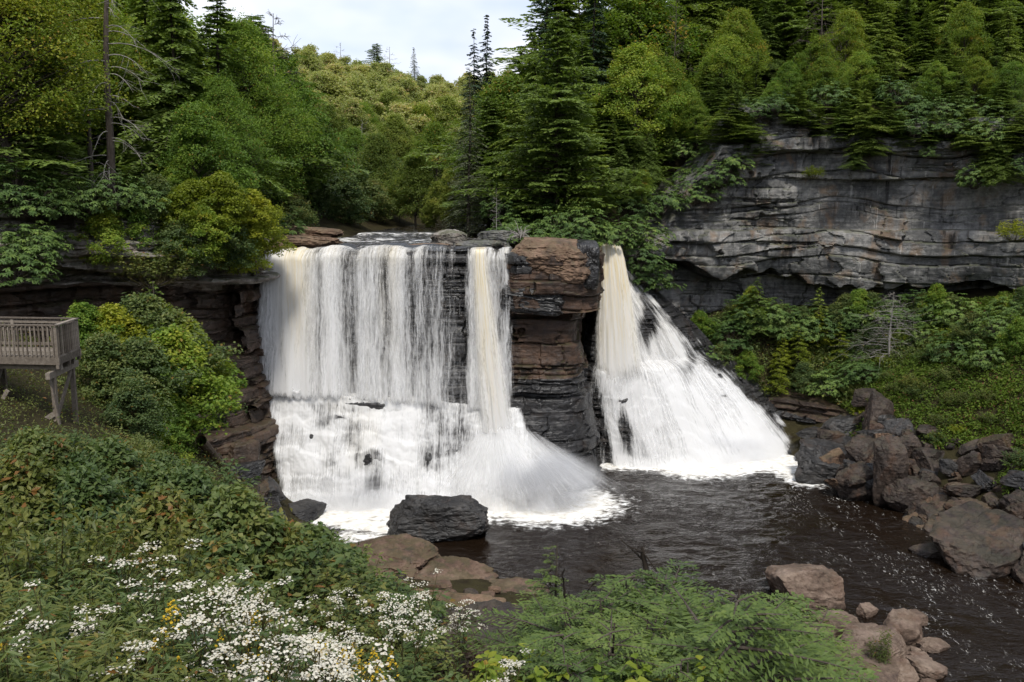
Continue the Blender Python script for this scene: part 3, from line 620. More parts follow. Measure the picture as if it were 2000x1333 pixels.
# spray skirt where the spout lands
for L_ in range(7):
    TH, V_ = np.meshgrid(np.linspace(RAD(178), RAD(372), 110), np.linspace(0, 1, 60), indexing='ij')
    r = (0.5 + 0.16 * L_) + (2.3 + 0.30 * L_) * V_ ** (1.35 - 0.06 * L_)
    ax = 1.5 * (np.cos(TH) > 0) + 1.25 * (np.cos(TH) <= 0)
    ax = 1.35 + 0.45 * sstep(-0.5, 0.7, np.cos(TH))
    Xw = -1.0 + 0.6 * V_ + r * np.cos(TH) * ax; Yw = 59.6 - 0.5 * V_ + r * np.sin(TH) * 0.95
    Zw = 6.0 - 0.25 * L_ - (6.0 - 0.25 * L_) * V_ ** 0.92 + 0.2 * fbm(TH * 3, V_ * 2, 0 * V_, 2, 250 + L_) * V_
    den = (0.80 - 0.07 * L_) * (0.8 + 0.5 * fbm(TH * 2.4, V_ * 1.0, 0 * V_ + L_, 3, 255)) * sstep(0, 0.15, V_) * sstep(1.0, 0.55, V_) * sstep(RAD(178), RAD(200), TH) * sstep(RAD(372), RAD(345), TH)
    sheet('spray_skirt', np.stack([Xw, Yw, Zw], -1), 100 + 17 * L_, den, 0 * den, M_SPRAY, wf1)

# right-hand falls
wf2 = tag(empty('waterfall'), 'narrow tea-coloured waterfall that fans out over black rock on the right', 'waterfall')
def sm_rf(U, Z, off): 
    x, y = rf_surf(U, Z); return np.stack([x, y - off - 0.10 * rf_step(U, Z), Z + 0.02], -1)
for L_ in range(3):      # sheet over the sloping rock and fan
    U, Z = np.meshgrid(np.linspace(-0.02, 1.04, 240), np.concatenate([[17.2, 17.0, 16.8], np.linspace(16.6, -0.1, 190)]), indexing='ij')
    px_, py_ = pix(*[sm_rf(U, Z, 0.3)[..., k] for k in range(3)])
    lefte = np.interp(Z, [0, 3.5, 7.0, 7.6, 10, 16.6], [1195, 1178, 1160, 1165, 1180, 1180])
    rgte = np.interp(Z, [0, 2, 3.5, 5.5, 7.4, 10, 13.5, 15, 16.6], [1555, 1540, 1500, 1450, 1385, 1330, 1262, 1236, 1218])
    rgte = rgte + 26 * fbm(Z * 0.9, U * 6, 0 * U + L_, 3, 301)
    den = sstep(lefte - 22, lefte + 25, px_) * sstep(rgte + 14, rgte - 46, px_)
    body = 0.90 + 0.6 * fbm(U * 8, Z * 0.22, 0 * U + L_, 3, 300) - 0.12 * L_
    hole = np.exp(-((px_ - 1263) / 17) ** 2 - ((py_ - 640) / 42) ** 2) + 0.6 * np.exp(-((px_ - 1350) / 16) ** 2 - ((py_ - 690) / 40) ** 2) + 0.75 * np.exp(-((px_ - 1222) / 16) ** 2 - ((py_ - 840) / 50) ** 2) + 0.35 * np.exp(-((px_ - 1500) / 22) ** 2 - ((py_ - 830) / 25) ** 2)
    body = body - 0.8 * hole
    body = np.where(py_ < 560, body * (0.8 + 0.1 * L_), body) + 0.25 * sstep(1.0, 0.0, Z)
    tr = 0.33 * sstep(1118, 1130, px_) * sstep(1200, 1180, px_) * sstep(7.4, 6.9, Z)
    sheet('fan_cascade', sm_rf(U, Z, 0.36 + 0.17 * L_ + 0.16 * fbm(U * 12, Z * .4, 0 * U, 3, 305 + L_)), 200 + 19 * L_, np.maximum(den * np.clip(body, 0, 1), tr * (L_ == 0)), 0.18 * sstep(5, 12, Z), M_FINE, wf2)
for L_ in range(3):      # the falling spout
    A, Z = np.meshgrid(np.linspace(-1, 1, 70), np.concatenate([[16.99, 16.98, 16.95], np.linspace(16.85, 4.6, 100)]), indexing='ij')
    t = np.clip((16.85 - Z) / 9.5, 0, 1.3)
    lx = at(1168, 485, 69)[0]; rx = at(1214, 485, 69)[0]
    l2 = at(1160, 720, 68)[0]; r2 = at(1258, 720, 68)[0]
    ll = lx + (l2 - lx) * t ** 0.8; r_ = rx + (r2 - rx) * t ** 0.75
    Xw = (ll + r_) / 2 + A * (r_ - ll) / 2 * (1 + 0.1 * L_ * t)
    Yw = 69.3 - 1.2 * np.sqrt(t) - (0.4 + 0.4 * t) * np.sqrt(np.clip(1 - A * A, 0, 1)) + 0.15 * L_ + 0.08 * fbm(A * 5, Z * .15, 0 * A, 2, 310 + L_)
    for q, yy in enumerate((72.5, 71, 69.8)): Yw[:, q] = yy
    den = (1.05 - 0.5 * np.abs(A) ** 3) * (1 - 0.15 * L_) * sstep(1.0, 0.8, np.abs(A)) * (0.95 + 0.2 * fbm(A * 3, Z * .1, 0 * A + L_, 2, 315))
    den *= sstep(4.6, 8.6, Z)
    sheet('spout', np.stack([Xw, Yw, Z], -1), 260 + 13 * L_, den, np.clip(1.0 - 0.8 * t, 0, 1) * 0.9, M_VEIL, wf2)

# ------------------------------------------------------------------ foliage
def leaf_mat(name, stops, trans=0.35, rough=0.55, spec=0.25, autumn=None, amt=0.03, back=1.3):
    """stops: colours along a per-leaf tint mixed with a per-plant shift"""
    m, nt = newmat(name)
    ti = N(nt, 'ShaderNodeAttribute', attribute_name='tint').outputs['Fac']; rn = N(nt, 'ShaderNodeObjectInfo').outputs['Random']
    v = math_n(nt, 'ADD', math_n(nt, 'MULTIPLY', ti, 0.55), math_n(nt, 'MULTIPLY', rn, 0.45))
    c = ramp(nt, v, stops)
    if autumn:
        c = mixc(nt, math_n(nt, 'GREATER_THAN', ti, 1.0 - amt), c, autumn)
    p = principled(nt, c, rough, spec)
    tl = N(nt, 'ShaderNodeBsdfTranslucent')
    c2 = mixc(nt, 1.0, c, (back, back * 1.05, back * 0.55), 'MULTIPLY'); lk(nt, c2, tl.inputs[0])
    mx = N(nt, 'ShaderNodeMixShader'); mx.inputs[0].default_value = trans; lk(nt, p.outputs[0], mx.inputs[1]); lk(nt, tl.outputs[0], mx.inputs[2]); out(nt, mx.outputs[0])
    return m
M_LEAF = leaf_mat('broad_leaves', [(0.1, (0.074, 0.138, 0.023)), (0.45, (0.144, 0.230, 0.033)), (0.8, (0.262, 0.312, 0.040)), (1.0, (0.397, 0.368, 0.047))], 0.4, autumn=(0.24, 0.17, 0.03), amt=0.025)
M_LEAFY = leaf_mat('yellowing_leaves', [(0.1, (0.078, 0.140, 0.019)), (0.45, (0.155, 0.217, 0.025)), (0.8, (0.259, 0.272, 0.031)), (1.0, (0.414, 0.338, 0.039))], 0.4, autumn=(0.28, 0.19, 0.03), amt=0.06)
M_FARLEAF = leaf_mat('sunlit_tone_hill_leaves', [(0.1, (0.19, 0.22, 0.08)), (0.45, (0.30, 0.33, 0.11)), (0.8, (0.42, 0.41, 0.17)), (1.0, (0.52, 0.44, 0.24))], 0.45, autumn=(0.5, 0.38, 0.2), amt=0.06)  # sunlight and haze on the far hill are put into this paler leaf colour
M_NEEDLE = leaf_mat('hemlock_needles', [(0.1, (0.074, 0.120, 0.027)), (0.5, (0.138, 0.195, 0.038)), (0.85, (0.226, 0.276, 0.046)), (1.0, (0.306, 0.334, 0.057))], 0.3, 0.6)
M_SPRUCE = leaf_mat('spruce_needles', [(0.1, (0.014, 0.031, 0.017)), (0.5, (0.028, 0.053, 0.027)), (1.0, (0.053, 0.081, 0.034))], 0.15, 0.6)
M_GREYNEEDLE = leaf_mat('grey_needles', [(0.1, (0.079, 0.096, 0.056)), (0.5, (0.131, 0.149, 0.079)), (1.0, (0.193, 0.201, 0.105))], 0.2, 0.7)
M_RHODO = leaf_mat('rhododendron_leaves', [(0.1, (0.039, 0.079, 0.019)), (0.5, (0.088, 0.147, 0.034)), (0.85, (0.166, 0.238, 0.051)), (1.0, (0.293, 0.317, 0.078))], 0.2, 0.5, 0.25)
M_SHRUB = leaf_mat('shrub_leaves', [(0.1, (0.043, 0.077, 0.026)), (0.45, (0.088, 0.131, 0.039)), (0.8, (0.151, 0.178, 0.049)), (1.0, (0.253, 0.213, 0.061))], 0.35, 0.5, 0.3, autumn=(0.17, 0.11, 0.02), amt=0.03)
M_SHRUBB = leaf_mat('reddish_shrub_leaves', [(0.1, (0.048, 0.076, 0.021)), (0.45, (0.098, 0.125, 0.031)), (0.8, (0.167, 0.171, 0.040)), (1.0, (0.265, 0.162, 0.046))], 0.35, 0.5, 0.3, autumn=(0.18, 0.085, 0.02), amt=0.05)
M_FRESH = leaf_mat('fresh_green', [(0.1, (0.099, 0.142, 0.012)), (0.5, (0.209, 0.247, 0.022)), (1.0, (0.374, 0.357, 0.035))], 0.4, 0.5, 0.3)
M_VAL = leaf_mat('sunlit_tone_valley_leaves', [(0.1, (0.085, 0.125, 0.028)), (0.45, (0.155, 0.205, 0.040)), (0.8, (0.24, 0.275, 0.055)), (1.0, (0.32, 0.31, 0.07))], 0.45, autumn=(0.32, 0.25, 0.06), amt=0.03)  # sunlit look of the river valley is mixed into this pale green
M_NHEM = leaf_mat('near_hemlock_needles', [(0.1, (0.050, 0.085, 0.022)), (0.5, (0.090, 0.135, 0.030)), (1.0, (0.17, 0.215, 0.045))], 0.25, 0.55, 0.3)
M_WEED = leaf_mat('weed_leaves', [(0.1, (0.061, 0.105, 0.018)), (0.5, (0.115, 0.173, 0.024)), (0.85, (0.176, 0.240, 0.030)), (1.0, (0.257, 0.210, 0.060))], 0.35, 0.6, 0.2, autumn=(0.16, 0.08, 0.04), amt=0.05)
def bark_mat(name, a, b):
    m, nt = newmat(name); P = N(nt, 'ShaderNodeTexCoord').outputs['Object']
    n = noise_n(nt, P, 1.0, 6, 0.7, 0.3, (7, 7, 1.2)); out(nt, principled(nt, ramp(nt, n, [(0.3, a), (0.7, b)]), 0.95, 0.1, n, 1.0, 0.05).outputs[0]); return m
M_BARK = bark_mat('grey_brown_bark', (0.035, 0.028, 0.022), (0.12, 0.10, 0.085))
M_DEAD = bark_mat('bleached_dead_wood', (0.16, 0.145, 0.13), (0.38, 0.36, 0.33))
M_DARKWOOD = bark_mat('dark_stick_bark', (0.012, 0.010, 0.008), (0.04, 0.032, 0.026))
M_STEM = bark_mat('green_brown_stem', (0.04, 0.035, 0.015), (0.10, 0.09, 0.035))

def unit(v): return v / (np.linalg.norm(v, axis=-1, keepdims=True) + 1e-9)
def kites(C, T, Nn, l, w, fold=0.12):
    """diamond leaves: centre C, along T, facing Nn"""
    B = unit(np.cross(Nn, T)); Nn = np.cross(T, B); l = np.broadcast_to(l, (len(C),))[:, None]; w = np.broadcast_to(w, (len(C),))[:, None]
    up = Nn * w * fold
    V = np.stack([C - T * l * .5, C + B * w * .5 + up + T * l * 0.02, C + T * l * .5 - up, C - B * w * .5 + up + T * l * 0.02], 1).reshape(-1, 3)
    return V, np.arange(len(V)).reshape(-1, 4)
def leaves6(C, T, Nn, l, w):
    """pointed folded leaves, base at C"""
    B = unit(np.cross(Nn, T)); Nn = np.cross(T, B); l = np.broadcast_to(l, (len(C),))[:, None]; w = np.broadcast_to(w, (len(C),))[:, None]
    up = Nn * w * 0.16; dr = -Nn * l * 0.10
    V = np.stack([C, C + T * l * .38 + B * w * .5 + up, C + T * l * .75 + B * w * .32 + up * .5 + dr * .5, C + T * l + dr, C + T * l * .75 - B * w * .32 + up * .5 + dr * .5, C + T * l * .38 - B * w * .5 + up], 1).reshape(-1, 3)
    i = np.arange(len(C))[:, None] * 6
    return V, np.concatenate([i + [[0, 1, 2, 3]], i + [[0, 3, 4, 5]]], 0)
def rdir(r, n): return unit(r.normal(size=(n, 3)))

def broadleaf(seed, Hh=10., R=3.6, ncl=110, nl=190, ls=0.17, low=0.22, flat=0.38, wide=0.55, trunk_r=0.15, tint_top=0.25, point=1.0):
    r = np.random.default_rng(seed); wood = Acc()
    lean = r.normal(0, 0.04, 2)
    tz = np.linspace(0, 0.86 * Hh, 9); tp = np.stack([lean[0] * tz + 0.12 * np.sin(tz * .7 + seed), lean[1] * tz + 0.12 * np.cos(tz * .6 + seed), tz], 1)
    tr = mesh('trunk', *tube(tp, trunk_r * (1 - 0.85 * tz / (0.9 * Hh)), 7))
    i = np.arange(ncl); t = low + (1 - low) * ((i + r.random(ncl)) / ncl) ** 0.9
    azm = i * 2.39996 + r.normal(0, 0.5, ncl)
    prof = np.clip(np.sin(np.clip((t - low) / (1 - low), 0, 1) ** (0.75 * point) * 2.75 + 0.35), 0.06, 1)
    lob = 0.78 + 0.42 * noise(np.cos(azm) * 1.3 + 5, np.sin(azm) * 1.3, t * 3.0, seed)
    rad = R * prof * lob * (0.45 + 0.55 * r.random(ncl) ** 0.5)
    E = np.stack([rad * np.cos(azm), rad * np.sin(azm), t * Hh], 1)
    for k in range(0, ncl):
        z0 = max(low * Hh * 0.8, E[k, 2] - rad[k] * 0.75 - 0.3); z0 = min(z0, 0.84 * Hh)
        b = np.array([np.interp(z0, tz, tp[:, 0]), np.interp(z0, tz, tp[:, 1]), z0]); q = np.linspace(0, 1, 4)[:, None]
        pts = b * (1 - q) + E[k] * q + np.array([0, 0, 0.25]) * rad[k] * (q * (1 - q)) * 1.2
        wood.add(*tube(pts, 0.028 * (1 - 0.75 * q[:, 0]) * (Hh / 10), 4))
    cr = R * (0.16 + 0.16 * r.random(ncl))
    idx = np.repeat(i, nl); n = len(idx)
    a = r.random(n) * 2 * np.pi; rho = np.sqrt(r.random(n)); h = r.normal(0, 1, n)
    tilt = r.normal(0, 0.25, (ncl, 2))
    C = E[idx].copy(); rr_ = rho * cr[idx]
    dx, dy = rr_ * np.cos(a), rr_ * np.sin(a)
    C[:, 0] += dx; C[:, 1] += dy
    C[:, 2] += h * flat * 0.55 * cr[idx] - 0.45 * rho ** 2 * cr[idx] + tilt[idx, 0] * dx + tilt[idx, 1] * dy
    T = unit(np.stack([np.cos(a), np.sin(a), -0.35 + 0 * a], 1) + 0.8 * r.normal(size=(n, 3)))
    Nn = unit(np.array([0, 0, 1.0]) + wide * r.normal(size=(n, 3)) + 0.35 * np.stack([np.cos(azm), np.sin(azm), 0 * azm], 1)[idx])
    V, F = kites(C, T, Nn, ls * (0.7 + 0.6 * r.random(n)), ls * 0.62 * (0.7 + 0.6 * r.random(n)))
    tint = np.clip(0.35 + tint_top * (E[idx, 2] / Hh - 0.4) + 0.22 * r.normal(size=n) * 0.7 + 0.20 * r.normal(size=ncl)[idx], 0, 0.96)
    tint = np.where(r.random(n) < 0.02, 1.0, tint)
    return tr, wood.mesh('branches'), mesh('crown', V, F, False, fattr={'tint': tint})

def conifer(seed, Hh=14., Lm=3.2, nb=120, low=0.06, droop=0.4, rise=0.15, tw=13, kl=0.34, kw=0.13, pw=0.8, gap=0.0, trunk_r=0.16, tipup=0.0, hang=0.15, sub=3, irr=0.35):
    r = np.random.default_rng(seed); wood = Acc(); Cs, Ts, Ns, Ls, Tn = [], [], [], [], []
    tz = np.linspace(0, Hh, 10); tp = np.stack([0.1 * np.sin(tz * .4 + seed), 0.1 * np.cos(tz * .33 + seed), tz], 1)
    tr = mesh('trunk', *tube(tp, trunk_r * (1 - 0.96 * tz / Hh) + 0.008, 7))
    for k in range(nb):
        t = low + (1 - low) * ((k + r.random()) / nb) ** 0.92
        if r.random() < gap: continue
        az_ = k * 2.39996 + r.normal(0, .3); lob = 1 + irr * noise(np.array([math.cos(az_) * 1.5]), np.array([math.sin(az_) * 1.5]), np.array([t * 4.]), seed)[0]
        Lb = Lm * max(0.04, (1 - t)) ** pw * (0.65 + 0.5 * r.random()) * lob * min(1, 0.55 + (t - low) * 4)
        d = np.array([math.cos(az_), math.sin(az_), 0.]); sd_ = np.array([-d[1], d[0], 0.])
        f = lambda s: np.array([0, 0, t * Hh])[None] + d[None] * (Lb * s)[:, None] + np.array([0, 0, 1.])[None] * (Lb * (rise * s - droop * s ** 2 + tipup * s ** 4))[:, None]
        q = np.linspace(0, 1, 5)
        wood.add(*tube(f(q), (0.012 + 0.012 * Lb) * (1 - 0.85 * q), 4))
        nt_ = max(4, int(tw * Lb / Lm) + 3)
        s = np.repeat(np.linspace(0.12, 1.0, nt_), 2); sg = np.tile([1., -1.], nt_)
        B = f(s); tl_ = Lb * (0.42 * (1 - s) + 0.10) * (0.8 + 0.4 * r.random(len(s))) + kl * 0.5
        fwd = d[None] * (0.65 + 0.25 * r.random((len(s), 1))) + sd_[None] * sg[:, None] + np.array([0, 0, 1.])[None] * (r.normal(0, .10, (len(s), 1)) - hang)
        fwd = unit(fwd)
        for m_ in range(sub):
            fr = (m_ + 0.6) / sub
            keep = tl_ > kl * 0.6 * m_
            c = B + fwd * (tl_ * fr)[:, None] - np.array([0, 0, 1.]) * (0.18 * tl_ * fr ** 2)[:, None]
            Cs.append(c[keep]); Ts.append(unit(fwd + 0.25 * r.normal(size=fwd.shape))[keep])
            Ns.append(unit(np.array([0, 0, 1.]) + 0.35 * r.normal(size=fwd.shape) + 0.2 * d)[keep])
            Ls.append((tl_ / sub * 0.75 + kl * 0.55)[keep])
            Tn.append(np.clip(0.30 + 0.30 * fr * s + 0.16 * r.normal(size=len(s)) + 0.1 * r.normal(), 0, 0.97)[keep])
    C, T, Nn, Ll, tn = map(np.concatenate, (Cs, Ts, Ns, Ls, Tn)); r2 = np.random.default_rng(seed + 1)
    V, F = kites(C, T, Nn, Ll, kw * (0.7 + 0.6 * r2.random(len(C))), 0.05)
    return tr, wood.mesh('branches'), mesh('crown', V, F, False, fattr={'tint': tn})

def rhodo(seed, R=1.6, Hh=1.8, nw=230, ll=0.17, lw=0.055):
    r = np.random.default_rng(seed); wood = Acc()
    d = rdir(r, nw); d[:, 2] = np.abs(d[:, 2]) * 0.95 + 0.02; d = unit(d)
    rad = (0.72 + 0.38 * noise(d[:, 0] * 2.2, d[:, 1] * 2.2, d[:, 2] * 2.2, seed)) * (0.72 + 0.3 * r.random(nw))
    E = d * rad[:, None] * np.array([R, R, Hh]); E[:, 2] += 0.1 * Hh
    for k in range(0, nw, 5):
        q = np.linspace(0, 1, 4)[:, None]; wood.add(*tube(np.array([0.15 * math.cos(k), 0.15 * math.sin(k), 0]) * (1 - q) + E[k] * q + np.array([0, 0, .2]) * q * (1 - q), 0.018 * (1 - .7 * q[:, 0]), 4))
    nlf = 8; idx = np.repeat(np.arange(nw), nlf); n = len(idx); a = np.tile(np.arange(nlf) * 2 * np.pi / nlf, nw) + r.normal(0, .25, n) + idx
    ax = unit(d + np.array([0, 0, 0.9])); u = unit(np.cross(ax, np.array([0.3, 0.9, 0.1]))); v = np.cross(ax, u)
    T = unit(u[idx] * np.cos(a)[:, None] + v[idx] * np.sin(a)[:, None] - ax[idx] * (0.15 + 0.3 * r.random((n, 1))))
    V, F = leaves6(E[idx], T, ax[idx], ll * (0.7 + .5 * r.random(n)), lw * (0.8 + .4 * r.random(n)))
    tint = np.clip(0.42 + 0.22 * r.normal(size=nw)[idx] + 0.12 * r.normal(size=n), 0, 1)
    return None, wood.mesh('stems'), mesh('foliage', V, F, False, fattr={'tint': np.tile(tint, 2)})

def shrub(seed, R=1.1, Hh=1.4, ns=34, nn=8, ll=0.165, lw=0.098, up=0.5, bare=0.35, per=2, extra=2):
    """many arching stems with pairs of level leaves"""
    r = np.random.default_rng(seed); wood = Acc(); C, T, tn = [], [], []
    for k in range(ns):
        az_ = k * 2.39996 + r.normal(0, .4); rr_ = R * math.sqrt((k + .5) / ns) * (0.8 + .4 * r.random())
        h = Hh * (0.62 + 0.5 * r.random()) * (1 - 0.35 * (rr_ / R) ** 2); q = np.linspace(0, 1, 6)
        cx, sx = math.cos(az_), math.sin(az_)
        pts = np.stack([rr_ * cx * (0.25 + .75 * q ** up), rr_ * sx * (0.25 + .75 * q ** up), h * q - 0.12 * h * q ** 3], 1)
        wood.add(*tube(pts, 0.010 * (1 - .7 * q), 3))
        ql = bare + (1 - bare) * (np.arange(nn) + r.random(nn) * .5 + .4) / nn; ql = np.clip(ql, 0, 1)
        base = np.stack([np.interp(ql, q, pts[:, m_]) for m_ in range(3)], 1); ct = 0.12 * r.normal()
        for m_ in range(per + extra):
            aa = az_ + r.normal(0, .5, nn) + (m_ * 2 * np.pi / (per + extra)) + np.arange(nn) * 1.3
            tt = np.stack([np.cos(aa), np.sin(aa), r.normal(-0.05, .25, nn)], 1)
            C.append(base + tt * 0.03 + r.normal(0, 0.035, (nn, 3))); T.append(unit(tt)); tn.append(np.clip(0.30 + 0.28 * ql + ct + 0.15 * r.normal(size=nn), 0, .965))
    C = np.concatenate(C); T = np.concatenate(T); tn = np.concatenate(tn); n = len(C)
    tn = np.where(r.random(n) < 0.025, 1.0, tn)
    Nn = unit(np.array([0, 0, 1.]) + 0.38 * r.normal(size=(n, 3)))
    V, F = leaves6(C, T, Nn, ll * (0.6 + .7 * r.random(n)), lw * (0.6 + .6 * r.random(n)))
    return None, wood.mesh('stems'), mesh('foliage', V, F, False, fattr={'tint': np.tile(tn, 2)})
def bare_tree(seed, Hh=6., nb=26, Lm=1.8, droop=0.2, trunk_r=0.09, twigs=5, low=0.2, tlen=0.35):
    r = np.random.default_rng(seed); tz = np.linspace(0, Hh, 8)
    tr = mesh('trunk', *tube(np.stack([0.08 * np.sin(tz), 0.08 * np.cos(tz * .8), tz], 1), trunk_r * (1 - .93 * tz / Hh) + .004, 6)); wood = Acc()
    for k in range(nb):
        t = low + (1 - low) * (k + r.random()) / nb; az_ = k * 2.4 + r.normal(0, .4); Lb = Lm * (1 - t) ** .6 * (0.5 + .6 * r.random()) + .15
        d = np.array([math.cos(az_), math.sin(az_), 0]); q = np.linspace(0, 1, 6)
        pts = np.array([0, 0, t * Hh]) + d * (Lb * q)[:, None] + np.array([0, 0, 1]) * (Lb * (0.25 * q - droop * q ** 2))[:, None] + 0.05 * Lb * r.normal(size=(6, 3)) * q[:, None]
        wood.add(*tube(pts, (0.006 + .010 * Lb) * (1 - .8 * q), 4))
        for j in range(twigs):
            s = 0.3 + .65 * r.random(); b = np.array([np.interp(s, q, pts[:, m_]) for m_ in range(3)]); e = b + (d * .6 + r.normal(0, .6, 3)) * Lb * tlen
            mid = (b + e) / 2 + r.normal(0, .04, 3); wood.add(*tube(np.array([b, mid, e]), np.array([.010, .007, .003]), 3))
    return tr, wood.mesh('branches'), None

PROTO = {}
def proto(key, parts, mats, name):
    PROTO[key] = (parts, mats, name)
H0 = {}
def addp(key, fn, name, leafm, h0, barkm=None, **k):
    PROTO[key] = (fn(**k), leafm, barkm or M_BARK, name); H0[key] = h0
for q in range(4): addp('broad%d' % q, broadleaf, 'broadleaf_tree', M_LEAF, 10., seed=100 + q, R=3.4 + 0.4 * q, point=(1.0, .8, 1.2, .9)[q])
for q in range(2): addp('yellow%d' % q, broadleaf, 'broadleaf_tree', M_LEAFY, 10., seed=120 + q, R=3.8, ncl=120)
for q in range(2): addp('tall%d' % q, broadleaf, 'broadleaf_tree', (M_LEAFY, M_LEAF)[q], 18., seed=125 + q, Hh=18., R=5.6, ncl=260, nl=190, ls=0.17, low=.27, trunk_r=.3)
for q in range(3): addp('val%d' % q, broadleaf, 'broadleaf_tree', M_VAL, 10., seed=160 + q, R=(3.4, 3.9, 3.0)[q], ncl=120, point=(1.1, .8, 1.4)[q], ls=.19, flat=.5)
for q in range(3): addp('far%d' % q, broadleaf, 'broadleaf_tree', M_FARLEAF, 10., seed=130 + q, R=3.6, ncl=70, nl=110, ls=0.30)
for q in range(4): addp('hem%d' % q, conifer, 'hemlock_tree', M_NEEDLE, 14., seed=140 + q, Lm=(3.6, 4.6, 4.0, 3.2)[q], nb=(210, 230, 190, 170)[q], tw=24, kl=.24, kw=.15, pw=(.68, .55, .62, .8)[q], hang=(.15, .05, .28, .1)[q], droop=(.35, .18, .5, .28)[q], rise=(.15, .2, .1, .3)[q], irr=(.4, .8, .6, .7)[q], gap=(.0, .12, .1, .18)[q], sub=4)
for q in range(2): addp('spruce%d' % q, conifer, 'spruce_tree', M_SPRUCE, 18., seed=150 + q, Hh=18., Lm=2.7, nb=130, droop=.55, rise=.10, tipup=.25, hang=.35, gap=.18, low=.25, kl=.30, irr=.6)
addp('grey0', conifer, 'spruce_tree', M_GREYNEEDLE, 14., seed=160, Lm=2.6, nb=150, kw=.07, kl=.22, tw=16, droop=.5, rise=.25)
addp('sap0', conifer, 'hemlock_sapling', M_NEEDLE, 3., seed=170, Hh=3., Lm=1.1, nb=48, tw=12, kl=.14, kw=.055, trunk_r=.03)
addp('sap1', conifer, 'hemlock_sapling', M_FRESH, 3., seed=171, Hh=3., Lm=1.2, nb=44, tw=12, kl=.14, kw=.055, trunk_r=.03)
for q in range(3): addp('nhem%d' % q, conifer, 'hemlock_bush', M_NHEM, 2., seed=175 + q, Hh=2., Lm=1.6, nb=(34, 40, 30)[q], low=.12, tw=26, kl=.075, kw=.034, trunk_r=.03, droop=(.12, .2, .3)[q], rise=(.25, .35, .2)[q], pw=.5, sub=4, irr=.9, hang=.05)
addp('nsap', conifer, 'hemlock_sapling', M_NHEM, 3., seed=178, Hh=3., Lm=1.05, nb=50, tw=20, kl=.06, kw=.03, trunk_r=.03, droop=.2, rise=.25, irr=.7, hang=.05, sub=4)
for q in range(3): addp('rho%d' % q, rhodo, 'rhododendron_shrub', M_RHODO, 2., seed=180 + q)
for q in range(4): addp('shr%d' % q, shrub, 'leafy_shrub', M_SHRUB, 1.4, M_STEM, seed=190 + q, ll=(.14, .11, .095, .12)[q], lw=(.08, .06, .045, .07)[q], nn=(9, 11, 12, 10)[q])
for q in range(2): addp('red%d' % q, shrub, 'leafy_shrub', M_SHRUBB, 1.4, M_STEM, seed=200 + q, ll=.11, lw=.06)
addp('fresh0', shrub, 'leafy_shrub', M_FRESH, 1.4, M_STEM, seed=205, ll=.15, lw=.07)
for q in range(2): addp('big%d' % q, broadleaf, 'tall_shrub', M_SHRUB if q else M_LEAF, 4., M_STEM, seed=210 + q, Hh=4., R=1.9, ncl=80, nl=120, ls=.14, low=.08, trunk_r=.05)
addp('bigy', broadleaf, 'tall_shrub', M_FRESH, 4., M_STEM, seed=214, Hh=4., R=2.0, ncl=85, nl=120, ls=.16, low=.08, trunk_r=.05)
addp('bare0', bare_tree, 'dead_tree', None, 6., M_DEAD, seed=220); addp('bare1', bare_tree, 'dead_tree', None, 6., M_DEAD, seed=221, nb=60, Lm=2.6, droop=.35, twigs=9, low=.05, tlen=.45)
addp('twiggy', bare_tree, 'dead_tree', None, 6., M_BARK, seed=223, nb=34, Lm=2.0, droop=.1, twigs=8)

ROOTS = {}
rng = np.random.default_rng(7)
def plant(key, x, y, h, label, group=None, rz=None, z=None, wide=1.0, tilt=(0, 0), cat=None):
    parts, lm, bm, name = PROTO[key]
    o = empty(name); o.location = (x, y, (gz(x, y) if z is None else z) - 0.08)
    s = h / H0[key]; o.scale = (s * wide, s * wide, s); o.rotation_euler = (tilt[0], tilt[1], rng.random() * 6.28 if rz is None else rz)
    for me, nm, mt in zip(parts, ('trunk', 'stems' if parts[0] is None else 'branches', 'crown' if parts[0] is not None else 'foliage'), (bm, bm, lm)):
        if me is not None: ob(nm, me, mt, o)
    tag(o, label, cat or name.split('_')[-1], group)
    return o
def tree_px(key, px, top, Y, label, group=None, wide=1.0, z=None, **k):
    """stands at distance Y under photo column px; its top reaches photo row top"""
    p = at(px, top, Y); zg = gz(p[0], Y) if z is None else z
    return plant(key, p[0], Y, max(0.8, p[2] - zg), label, group, wide=wide, z=zg, **k)

# ------------------------------------------------------------------ trees and shrubs, from the far hill forward
G_HILL, G_VAL, G_CON, G_LEFT = 'trees on the far sunny hillside', 'broadleaf trees lining the river above the falls', 'hemlocks on the slope right of the river', 'forest on the left bank'
r = np.random.default_rng(21)
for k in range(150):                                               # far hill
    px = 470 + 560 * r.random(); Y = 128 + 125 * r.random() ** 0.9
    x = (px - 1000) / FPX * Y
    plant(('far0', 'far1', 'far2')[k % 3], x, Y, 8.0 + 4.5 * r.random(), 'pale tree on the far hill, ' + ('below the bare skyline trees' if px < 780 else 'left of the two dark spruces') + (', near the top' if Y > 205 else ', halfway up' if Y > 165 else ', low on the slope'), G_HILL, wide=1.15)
for px, top, Y, key in ((612, 90, 215, 'hem0'), (735, 85, 230, 'hem1'), (808, 92, 200, 'grey0'), (665, 84, 238, 'bare0'), (760, 92, 235, 'bare0'), (708, 235, 120, 'bare0')):
    tree_px(key, px, top, Y, {612: 'small dark conifer on the hill skyline nearest the left forest', 735: 'pointed conifer on the hill skyline above the river gap', 808: 'rounded grey-green pine on the hill skyline',
        665: 'thin bare tree on the left part of the hill skyline', 760: 'thin bare tree beside the pointed conifer on the skyline', 708: 'pale bare trunk standing among the mid-valley trees'}[px], wide=1.1)
